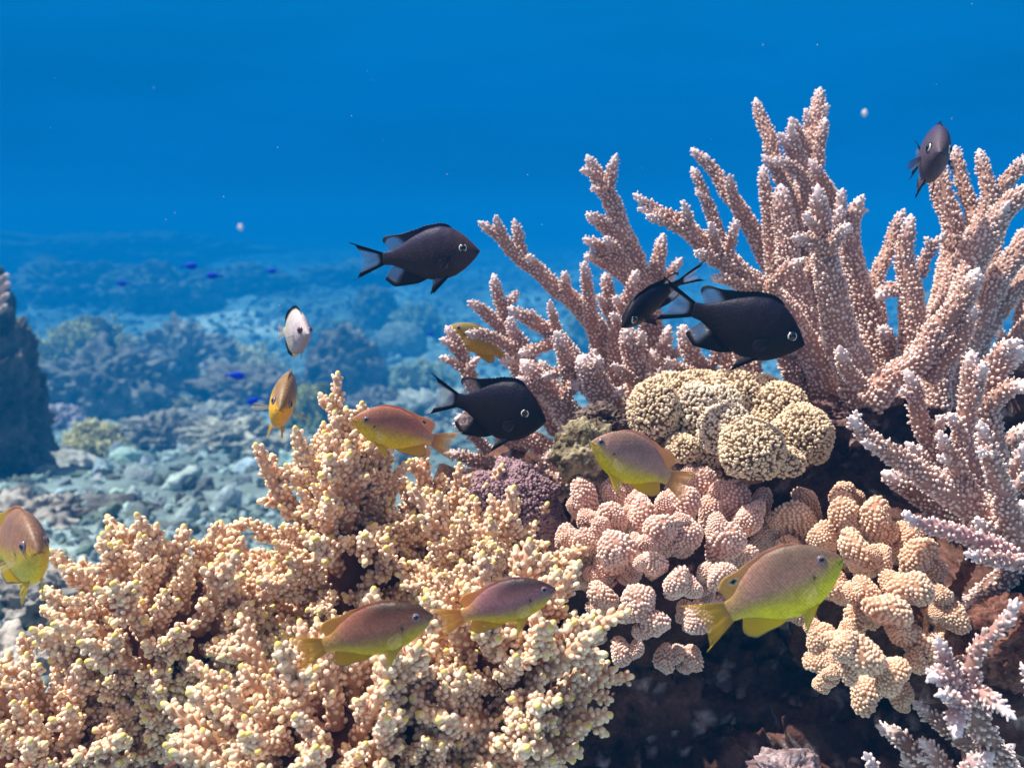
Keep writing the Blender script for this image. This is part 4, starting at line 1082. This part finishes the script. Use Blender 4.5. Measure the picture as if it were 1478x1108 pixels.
def dark_pal(base=(.015, .010, .012), top=(.008, .008, .028), head=None):
    head = head or base
    K = np.array([.006, .006, .009])
    def body(s, h, y):
        c = lerp(base, top, sstep(h, .5, 1.)); f = 1 - sstep(s, .05, .38)
        c = c * (1 - f)[:, None] + (np.array(head)[None] * (.7 + .3 * h)[:, None]) * f[:, None]
        return np.hstack([c, np.ones((len(c), 1))])
    pale = np.array([.27, .23, .26])
    def dor(r, t):
        e = sstep(r, .72, .80); c = lerp(np.array(top) * .9, pale, e)
        edge = sstep(t, .82, .9) * (r < .93); c = c * (1 - edge)[:, None] + K[None] * edge[:, None]
        a = 1 - .55 * e * (1 - edge) - .25 * e * t * (1 - edge)
        return np.hstack([c, a[:, None]])
    def ana(r, t):
        e = sstep(r, .60, .74); c = lerp(base, pale, e)
        edge = np.clip(sstep(t, .80, .9) * (r < .85), 0, 1); c = c * (1 - edge)[:, None] + K[None] * edge[:, None]
        return np.hstack([c, (1 - .55 * e * (1 - edge))[:, None]])
    def tail(r, t):
        q = np.abs(r * 2 - 1); edge = sstep(q, .50, .64)
        basek = 1 - sstep(t, .14, .34 - .1 * 0)
        k = np.clip(edge + basek, 0, 1)
        c = lerp(pale * 1.05, K * 1.2, k); c = c * (1 - .12 * (np.cos(r * 18 * 6.28) * .5 + .5) * (1 - k))[:, None]
        a = k + (1 - k) * (.55 - .38 * t)
        return np.hstack([c, a[:, None]])
    def pec(r, t): return np.hstack([np.tile([.05, .04, .06], (len(r), 1)), (.30 + .45 * (1 - t))[:, None]])
    def pel(r, t):
        c = lerp(K, (.25, .2, .22), sstep(r, .3, .9)); return np.hstack([c, (.95 - .4 * sstep(r, .3, .9))[:, None]])
    def eye(rad, w):
        c = np.tile([.006, .006, .012], (len(rad), 1))
        hz_ = np.abs(w[:, 0]) / np.maximum(np.hypot(w[:, 0], w[:, 2]), 1e-4)
        k = sstep(rad, .48, .54) * (1 - sstep(rad, .70, .78)) * sstep(hz_, .42, .7)
        return c * (1 - k)[:, None] + np.array([.58, .60, .60])[None] * k[:, None]
    return dict(body=body, dor=dor, ana=ana, tail=tail, pec=pec, pel=pel, eye=eye, mat=M_DARK)

def pale_pal():
    K = np.array([.008, .008, .012])
    def body(s, h, y):
        c = lerp((.66, .58, .62), (.62, .58, .50), sstep(s, .25, .6)); c = c * (.85 + .15 * h)[:, None]
        return np.hstack([c, np.ones((len(c), 1))])
    def fin(r, t):
        e = sstep(t, .35, .55); return np.hstack([lerp((.60, .56, .48), K, e), np.ones((len(r), 1))])
    def tail(r, t): return np.hstack([np.tile([.6, .58, .55], (len(r), 1)), (.8 - .6 * t)[:, None]])
    def pec(r, t): return np.hstack([np.tile([.5, .48, .5], (len(r), 1)), (.30 + .3 * (1 - t))[:, None]])
    def pel(r, t): return np.hstack([np.tile([.62, .56, .42], (len(r), 1)), (.95 - .3 * t)[:, None]])
    def eye(rad, w):
        c = np.tile([.10, .045, .05], (len(rad), 1)); return c
    return dict(body=body, dor=fin, ana=fin, tail=tail, pec=pec, pel=pel, eye=eye, mat=M_PALE)

GD = "dark damselfish"; GY = "yellow and mauve damselfish"
fish('chr', "purplish-black fish swimming alone in open blue water left of the staghorn", "fish", (692, 362, .76), (553, 374, .77), dark_pal((.040, .026, .032), (.030, .026, .075), (.085, .055, .070)), roll=-.04, group=GD, depth=1.08, pect=.1, es_=.155)  # paler mauve head carries the water haze in its colour
fish('chr', "black fish with white-lined forked tail facing right below the left staghorn branches", "fish", (788, 607, .69), (660, 578, .71), dark_pal(), group=GD, depth=1.30, pect=.0, es_=.21)
fish('chr', "largest black fish, in profile in front of the staghorn and above the knobbly yellow coral", "fish", (1161, 497, .68), (1000, 447, .70), dark_pal(), group=GD, depth=1.14, pect=.1, es_=.12)
fish('chr', "black fish turned away to the left, its forked tail overlapping the largest black fish", "fish", (898, 472, .70), (968, 402, .735), dark_pal(), roll=-.2, bend_y=.25, group=GD, depth=.72, pect=.2)
fish('chr', "blue-grey fish facing the camera beside the upper right staghorn tips", "fish", (1357, 220, .765), (1336, 230, .855), dark_pal((.11, .085, .11), (.045, .045, .14), (.12, .095, .13)), roll=-.12, bend_y=-.07, group=GD, depth=1.0, wide=1.1, pect=.2)
fish('but', "pale deep-bodied fish with black-edged fins facing right over the rubble", "fish", (446, 482, .84), (410, 479, .885), pale_pal(), roll=-.05, bend_y=.0, group=None, depth=.95, wide=1.1, pect=.1, gill=True)
fish('dam', "orange-yellow fish facing the camera with spread side fins above the tall bushy coral", "fish", (404, 592, .74), (413, 566, .83), yellow_pal((.36, .22, .10), (.30, .19, .09), (.90, .52, .02), (.5, .3, .1), (.90, .52, .02), line=.72, soft=.2, pk=1.4), roll=-.26, group=GY, depth=1.1, wide=1.12, pect=1.6)
fish('dam', "pinkish-orange fish with yellow face picking at the top of the bushy coral", "fish", (508, 605, .67), (623, 634, .69), yellow_pal((.52, .20, .15), (.42, .18, .12), (.84, .60, .03), (.72, .38, .24), (.86, .48, .03), line=.46, soft=.34, oc=.8), roll=.0, bend_y=.10, group=GY, depth=1.12, pect=.1, es_=.15)
fish('dam', "plain yellow fish half hidden behind a staghorn branch on the left", "fish", (650, 470, .93), (722, 512, .945), yellow_pal((.44, .34, .10), (.36, .30, .12), (.72, .48, .05), (.66, .45, .08), (.80, .58, .05), line=.5), group=GY, depth=1.0, pect=.1)
fish('dam', "lilac-backed yellow fish with head down in front of the knobbly yellow coral", "fish", (853, 638, .63), (966, 690, .645), yellow_pal((.52, .29, .26), (.33, .20, .16), (.86, .66, .01), (.66, .40, .20), (.66, .48, .08), line=.38, soft=.34, tailc=(.82, .52, .22)), group=GY, depth=1.24, pect=.1, es_=.085)
fish('dam', "largest yellow-bellied fish, at the lower right before the orange cauliflower coral", "fish", (1217, 806, .50), (1052, 884, .515), yellow_pal((.47, .25, .19), (.17, .12, .09), (.90, .76, .01), (.60, .40, .12), (.56, .50, .03), line=.42, soft=.34, oc=1., tailc=(.74, .52, .06)), group=GY, depth=1.30, pect=.0, es_=.15, ez_=.07)
fish('dam', "mauve fish with dark head, rear upper one of the pair over the bushy coral", "fish", (802, 850, .53), (668, 889, .54), yellow_pal((.37, .17, .19), (.026, .018, .024), (.72, .52, .02), (.78, .42, .14), (.30, .14, .20), line=.32, soft=.34, tailc=(.80, .48, .10)), group=GY, depth=1.0, pect=.0, es_=.10)
fish('dam', "brownish-red fish with violet-ringed eye, front lower one of the pair over the bushy coral", "fish", (625, 888, .495), (468, 932, .505), yellow_pal((.38, .15, .10), (.036, .02, .017), (.66, .48, .02), (.64, .38, .09), (.34, .18, .12), line=.34, soft=.36, tailc=(.72, .46, .06)), group=GY, depth=1.0, pect=.0)
fish('dam', "yellow and mauve fish turned to the camera at the left edge of the photo", "fish", (57, 797, .515), (20, 785, .585), yellow_pal((.40, .18, .12), (.26, .15, .10), (.84, .62, .02), (.6, .5, .06), (.80, .46, .06), line=.48, soft=.3, tailc=(.8, .66, .05), pk=1.4), roll=.05, bend_y=-.22, group=GY, depth=1.12, wide=1.1, pect=1.2)
fish('dam', "small yellowish fish tail seen through the gap between the right staghorn branches", "fish", (1400, 460, 1.40), (1436, 474, 1.42), yellow_pal(line=.9), group=GY, pect=.1)

def tiny(label, px, py, dd, L, flip, tilt=0.):
    r = Rm(L, dd); c = P(px, py, dd)
    ns, na = 16, 12
    s = np.linspace(0, 1, ns); a = np.arange(na) * 2 * math.pi / na
    hz = np.sin(np.clip(s * 1.02, 0, 1) ** .75 * math.pi) * .21 + .035; wv = hz * .42
    v = np.stack([np.repeat((.5 - s)[:, None], na, 1), wv[:, None] * np.cos(a), hz[:, None] * np.sin(a)], -1).reshape(-1, 3)
    i = np.arange(ns * na).reshape(ns, na)
    q = np.stack([i[:-1], i[1:], np.roll(i[1:], -1, 1), np.roll(i[:-1], -1, 1)], -1).reshape(-1, 4)
    mb = MB(); mb.add(v, [q], np.array([.0, .035, .80]))
    t = np.array([[-.47, .012, .04], [-.47, .012, -.04], [-.72, .012, -.16], [-.64, .012, 0], [-.72, .012, .16]]); t2 = t * np.array([1, -1, 1])
    vv = np.vstack([t, t2]); mb.add(vv, [np.array([[0, 1, 3], [1, 2, 3], [0, 3, 4], [6, 5, 8], [7, 6, 8], [8, 5, 9]]), np.array([[1, 0, 5, 6], [0, 4, 9, 5], [4, 3, 8, 9], [3, 2, 7, 8], [2, 1, 6, 7]])], np.array([.0, .05, .70]))
    mb.add(np.array([[.30, .075, .06], [.34, .07, .09], [.38, .06, .06], [.34, .07, .03]]), [np.array([[0, 1, 2, 3]])], np.array([.002, .002, .01]))
    o = mb.build("blue_fish", M_DARK); o.location = c
    o.rotation_euler = (0, tilt, math.pi if flip else 0.); o.scale = (r, r, r)
    tag(o, label, "fish", "tiny bright blue fish far behind")
for args in [("tiny blue fish highest on the left, over the hazy far reef", 275, 384, 3.4, 20, 0), ("tiny blue fish just below and right of the highest one", 308, 398, 3.2, 19, 1),
             ("tiny faint blue fish at the fading reef edge right of the others", 392, 391, 4.6, 15, 0), ("tiny faint blue fish farthest left above the distant corals", 177, 409, 5.0, 16, 1),
             ("tiny blue fish in front of the dark cave under the pale branching coral", 341, 542, 2.6, 24, 0, .05), ("tiny blue fish peeking out beside the orange fish's left fin", 366, 578, 2.4, 20, 1, .3),
             ("tiny blue fish just above the orange front-facing fish", 412, 545, 2.8, 14, 1), ("tiny blue fish left of the leftmost staghorn tip", 622, 481, 3.6, 10, 0)]:
    tiny(*args)

# ------------------------------------------------------------------ drifting specks
def speck(label, px, py, dd, r):
    v, f = pebble(3, int(px), .12); mb = MB(); mb.add(v * Rm(r, dd) * np.array([.8, .8, 1.1]), [f], np.array([.72, .68, .72]))
    o = mb.build("drifting_speck", M_SPECK); o.location = P(px, py, dd); tag(o, label, "speck", "drifting specks")
speck("larger white speck drifting in blue water right of the tallest staghorn tip", 1248, 163, .34, 4.5)
speck("pale lilac speck drifting over the far reef edge on the left", 347, 328, .31, 4)
def snow():
    mb = MB(); v, f = ico(1); n = 40
    px = rng.uniform(0, 1478, n); py = rng.uniform(0, 620, n); dd = rng.uniform(.35, 1.3, n)
    T = np.array([P(a, b, c) for a, b, c in zip(px, py, dd)]); s = rng.uniform(.00022, .0005, n) * dd
    mb.scatter(v, [f], v[:, 0] * 0, frames(rng.normal(0, 1, (n, 3))), T, np.stack([s, s, s], -1), (.7, .7, .7), (.7, .7, .7))
    tag(mb.build("floating_particles", M_SPECK), "fine pale particles floating throughout the water", "particles", kind="stuff")
snow()

# ------------------------------------------------------------------ background corals
def far_bush(name, label, px, py, wpx, hpx, nf, c0, c1, rf=.05, seed=0, group=None, spread=1.):
    g = G(px, py); dd = float((g - CAM) @ FWD); r = np.random.default_rng(seed + 900)
    Wd, Hh = Rm(wpx / 2, dd), Rm(hpx, dd)
    g[2] = ground_z(np.array([g[0]]), np.array([g[1]]))[0]
    mb = MB(); v, f = ico(3)
    c0, c1 = np.array(c0), np.array(c1)
    mb.add(v * (1 + .25 * fbm(v * 2 + seed, 3, seed))[:, None] * np.array([Wd * .8, Wd * .7, Hh * .62]), [f], c0 * .55)
    d = fib(nf * 2, .12); d = d[d[:, 2] > -.15][:nf]
    for k in range(len(d)):
        p0 = d[k] * np.array([Wd * .62, Wd * .6, Hh * .45]); dr = nrm(d[k] * np.array([spread, spread, 1.]) + np.array([0, 0, .5]) + r.normal(0, .25, 3))
        L = Wd * r.uniform(.28, .55); rad = Wd * rf * r.uniform(.8, 1.3)
        t = np.linspace(0, 1, 4)[:, None]; path = p0 + dr * L * t + r.normal(0, .1, 3) * L * t * t
        kk = t * .9 + .1
        tube(mb, path, rad * (1 - .45 * t[:, 0]), 6, (c0 * (1 - kk) + c1 * kk) * r.uniform(.8, 1.15))
        m = 5
        for z in range(m):
            a = r.uniform(0, 6.28); q = path[0] + (path[-1] - path[0]) * r.uniform(.3, .95)
            e = nrm(dr * .6 + nrm(np.cross(dr, [math.cos(a), math.sin(a), .3])))
            tube(mb, np.stack([q, q + e * L * .14, q + e * L * .28]), rad * np.array([.75, .68, .45]), 5, c1 * r.uniform(.8, 1.1))
    o = mb.build(name, M_FAR); o.location = g
    return tag(o, label, "coral", group)
def far_head(name, label, px, py, wpx, hpx, c0, c1, seed, amp=.25, fine=.08, group=None):
    g = G(px, py); dd = float((g - CAM) @ FWD)
    g[2] = ground_z(np.array([g[0]]), np.array([g[1]]))[0]
    a, b = Rm(wpx / 2, dd), Rm(hpx, dd); c0 = np.array(c0) * 1.3; c1 = np.array(c1) * 1.35
    return rock(name, label, "coral", g + np.array([0, 0, b * .35]), (a, a * .9, b * .62), 5, c0, c1, M_FAR, amp, 2.0, seed, fine, group=group, cscale=5.)
_rk = rock
Y0, Y1c = (.16, .15, .07), (.62, .58, .30)
GB = "hazy branching corals in the background"; GH = "hazy rounded coral heads in the background"
far_bush("branching_coral", "tall olive branching coral just right of the dark left boulder", 130, 560, 160, 130, 230, (.12, .11, .05), (.60, .54, .24), .036, 1, GB)
far_head("coral_head", "big coral head coloured dark for the shade under the olive branching coral", 150, 600, 190, 95, (.05, .055, .06), (.22, .21, .20), 2, .3, .14, GH)  # dark colour stands in for the cave shade at this spot
far_head("coral_head", "rounded grey coral head right of the olive branching coral", 195, 545, 120, 70, (.10, .10, .10), (.36, .34, .31), 3, .3, .14, GH)
far_head("coral_head", "lumpy grey coral heap left of the pale branching coral", 268, 560, 130, 85, (.09, .09, .09), (.38, .36, .33), 4, .35, .22, GH)
far_bush("branching_coral", "cream branching coral in the middle of the left background", 345, 545, 130, 58, 200, (.24, .21, .14), (.84, .76, .50), .040, 5, GB)
far_head("coral_head", "low brown coral head with a dark cave below the cream branching coral", 360, 585, 150, 60, (.07, .06, .055), (.26, .22, .19), 6, .35, .16, GH)
far_bush("bushy_coral", "yellow-green bushy coral behind the two small front-facing fish", 452, 625, 105, 130, 170, (.16, .16, .05), (.56, .54, .18), .032, 7, GB)
far_head("coral_head", "dark rounded coral boulder in the background right of the pale fish", 502, 572, 112, 108, (.045, .042, .045), (.22, .20, .18), 8, .16, .12, GH)
far_head("coral_head", "smaller dark coral boulder behind the peak of the bushy coral", 545, 600, 90, 50, (.05, .05, .055), (.22, .2, .19), 9, .25, .14, GH)
far_bush("bushy_coral", "hazy greenish bush coral highest behind the black fish's tail", 600, 485, 90, 62, 120, (.12, .14, .08), (.58, .60, .34), .035, 10, GB)
far_bush("bushy_coral", "hazy bush coral with a dark hollow left of the staghorn tips", 608, 560, 120, 88, 150, (.10, .12, .08), (.60, .62, .38), .032, 11, GB)
far_head("coral_head", "smooth dome coral behind the dark hollow bush coral", 580, 505, 75, 48, (.16, .17, .15), (.30, .32, .27), 12, .08, .03, GH)
far_head("coral_head", "hazy dark coral knoll below the lone purplish fish", 545, 475, 65, 58, (.07, .08, .07), (.20, .21, .18), 13, .25, .14, GH)
far_bush("bushy_coral", "dim bush coral between the pale fish and the dark knoll", 490, 500, 100, 58, 110, (.10, .12, .07), (.34, .36, .20), .035, 14, GB)
far_bush("branching_coral", "pale yellow branching coral near the pale flat-topped boulder", 140, 672, 95, 72, 190, (.28, .26, .12), (.88, .80, .44), .040, 15, GB)
far_head("coral_head", "pinkish speckled coral head above the pale yellow branching coral", 88, 618, 70, 40, (.16, .12, .14), (.56, .46, .50), 16, .25, .2, GH)
far_head("coral_head", "broad grey coral rubble mound under the leftmost staghorn tips", 640, 610, 170, 60, (.12, .13, .13), (.44, .45, .42), 17, .3, .22, GH)
far_head("coral_head", "low grey coral mound on the rubble below the cave", 300, 620, 140, 40, (.10, .10, .10), (.40, .39, .36), 18, .35, .2, GH)
far_head("coral_head", "distant teal coral head seen between right staghorn branches", 1345, 500, 90, 75, (.14, .17, .14), (.36, .38, .30), 19, .2, .12, GH)
far_head("coral_head", "distant teal coral head seen through the left staghorn branches", 870, 500, 110, 85, (.14, .17, .14), (.34, .38, .30), 20, .2, .12, GH)
far_head("coral_head", "far hazy dark reef lump below the highest blue fish", 240, 452, 150, 62, (.05, .06, .06), (.22, .22, .20), 21, .35, .15, GH)
far_head("coral_head", "far hazy reef lump at the left behind the olive branching coral", 110, 440, 170, 66, (.05, .06, .06), (.22, .22, .20), 22, .35, .15, GH)
far_head("coral_head", "far hazy low reef lump right of the highest blue fish", 360, 435, 130, 40, (.06, .07, .07), (.24, .24, .21), 23, .35, .15, GH)
far_head("coral_head", "farthest faint reef ridge on the left horizon", 150, 392, 330, 44, (.05, .06, .06), (.2, .2, .18), 24, .4, .15, GH)
far_head("coral_head", "faint reef ridge fading out behind the lone purplish fish", 520, 418, 160, 30, (.08, .09, .08), (.25, .26, .22), 25, .4, .15, GH)
far_head("coral_head", "bright little coral lump at the foot of the dark rounded boulder", 560, 590, 42, 40, (.4, .4, .38), (.75, .74, .68), 26, .3, .25, GH)
far_head("coral_head", "low pale coral mound on the rubble left of the orange front-facing fish", 335, 668, 120, 46, (.12, .13, .12), (.42, .42, .38), 27, .3, .2, GH)
far_head("coral_head", "low grey coral mound at the foot of the tall bushy coral's left slope", 420, 690, 110, 44, (.10, .11, .11), (.36, .37, .34), 28, .35, .2, GH)
far_head("coral_head", "dark crusted coral mound left of the low pale mound on the rubble", 235, 652, 110, 44, (.07, .075, .08), (.30, .29, .27), 29, .35, .2, GH)
far_bush("branching_coral", "small straw-coloured branching coral between the dark cave and the rubble mounds", 268, 600, 62, 44, 120, (.22, .20, .11), (.62, .56, .34), .045, 30, GB)
# small finger corals growing on the top of the dark boulder
far = tag(empty("finger_coral", P(-4, 425, 3.98)), "pinkish finger coral growing on top of the dark boulder at the left edge", "coral")
for (x0, y0, x1, y1, r) in [(12, 396, -20, 420, 7), (14, 408, -15, 425, 7), (12, 425, -15, 440, 7), (10, 440, -15, 455, 6)]:
    mb = stag_mesh([(x0, y0, 3.92, r * .62), ((x0+x1)/2, (y0+y1)/2 + 2, 3.98, r * .8), (x1, y1, 4.06, r * .95)], np.array(far.location), seed=x0)
    mb.build("branch", M_STAG, far)

# ------------------------------------------------------------------ the water itself: one closed box of even haze
def haze():
    x0, x1, y0, y1, z0, z1 = -120, 120, -2.6, 150, -2.0, CAMZ + .65
    v = [[x, y, z] for z in (z0, z1) for y in (y0, y1) for x in (x0, x1)]
    f = np.array([[0, 2, 3, 1], [4, 5, 7, 6], [0, 1, 5, 4], [2, 6, 7, 3], [0, 4, 6, 2], [1, 3, 7, 5]])
    m = bpy.data.materials.new("haze"); m.use_nodes = True; n = m.node_tree.nodes
    n.remove(n['Principled BSDF']); pv = n.new('ShaderNodeVolumePrincipled')
    pv.inputs['Color'].default_value = (.001, .150, .40, 1); pv.inputs['Absorption Color'].default_value = (0, .127, .34, 1); pv.inputs['Density'].default_value = .078
    pv.inputs['Anisotropy'].default_value = 0.0
    m.node_tree.links.new(pv.outputs[0], n['Material Output'].inputs['Volume'])
    mb = MB(); mb.add(v, [f], np.array([1., 1, 1])); o = mb.build("haze", m, smooth=False)
    tag(o, "clear blue water haze filling the scene", "water", kind="stuff")
haze()
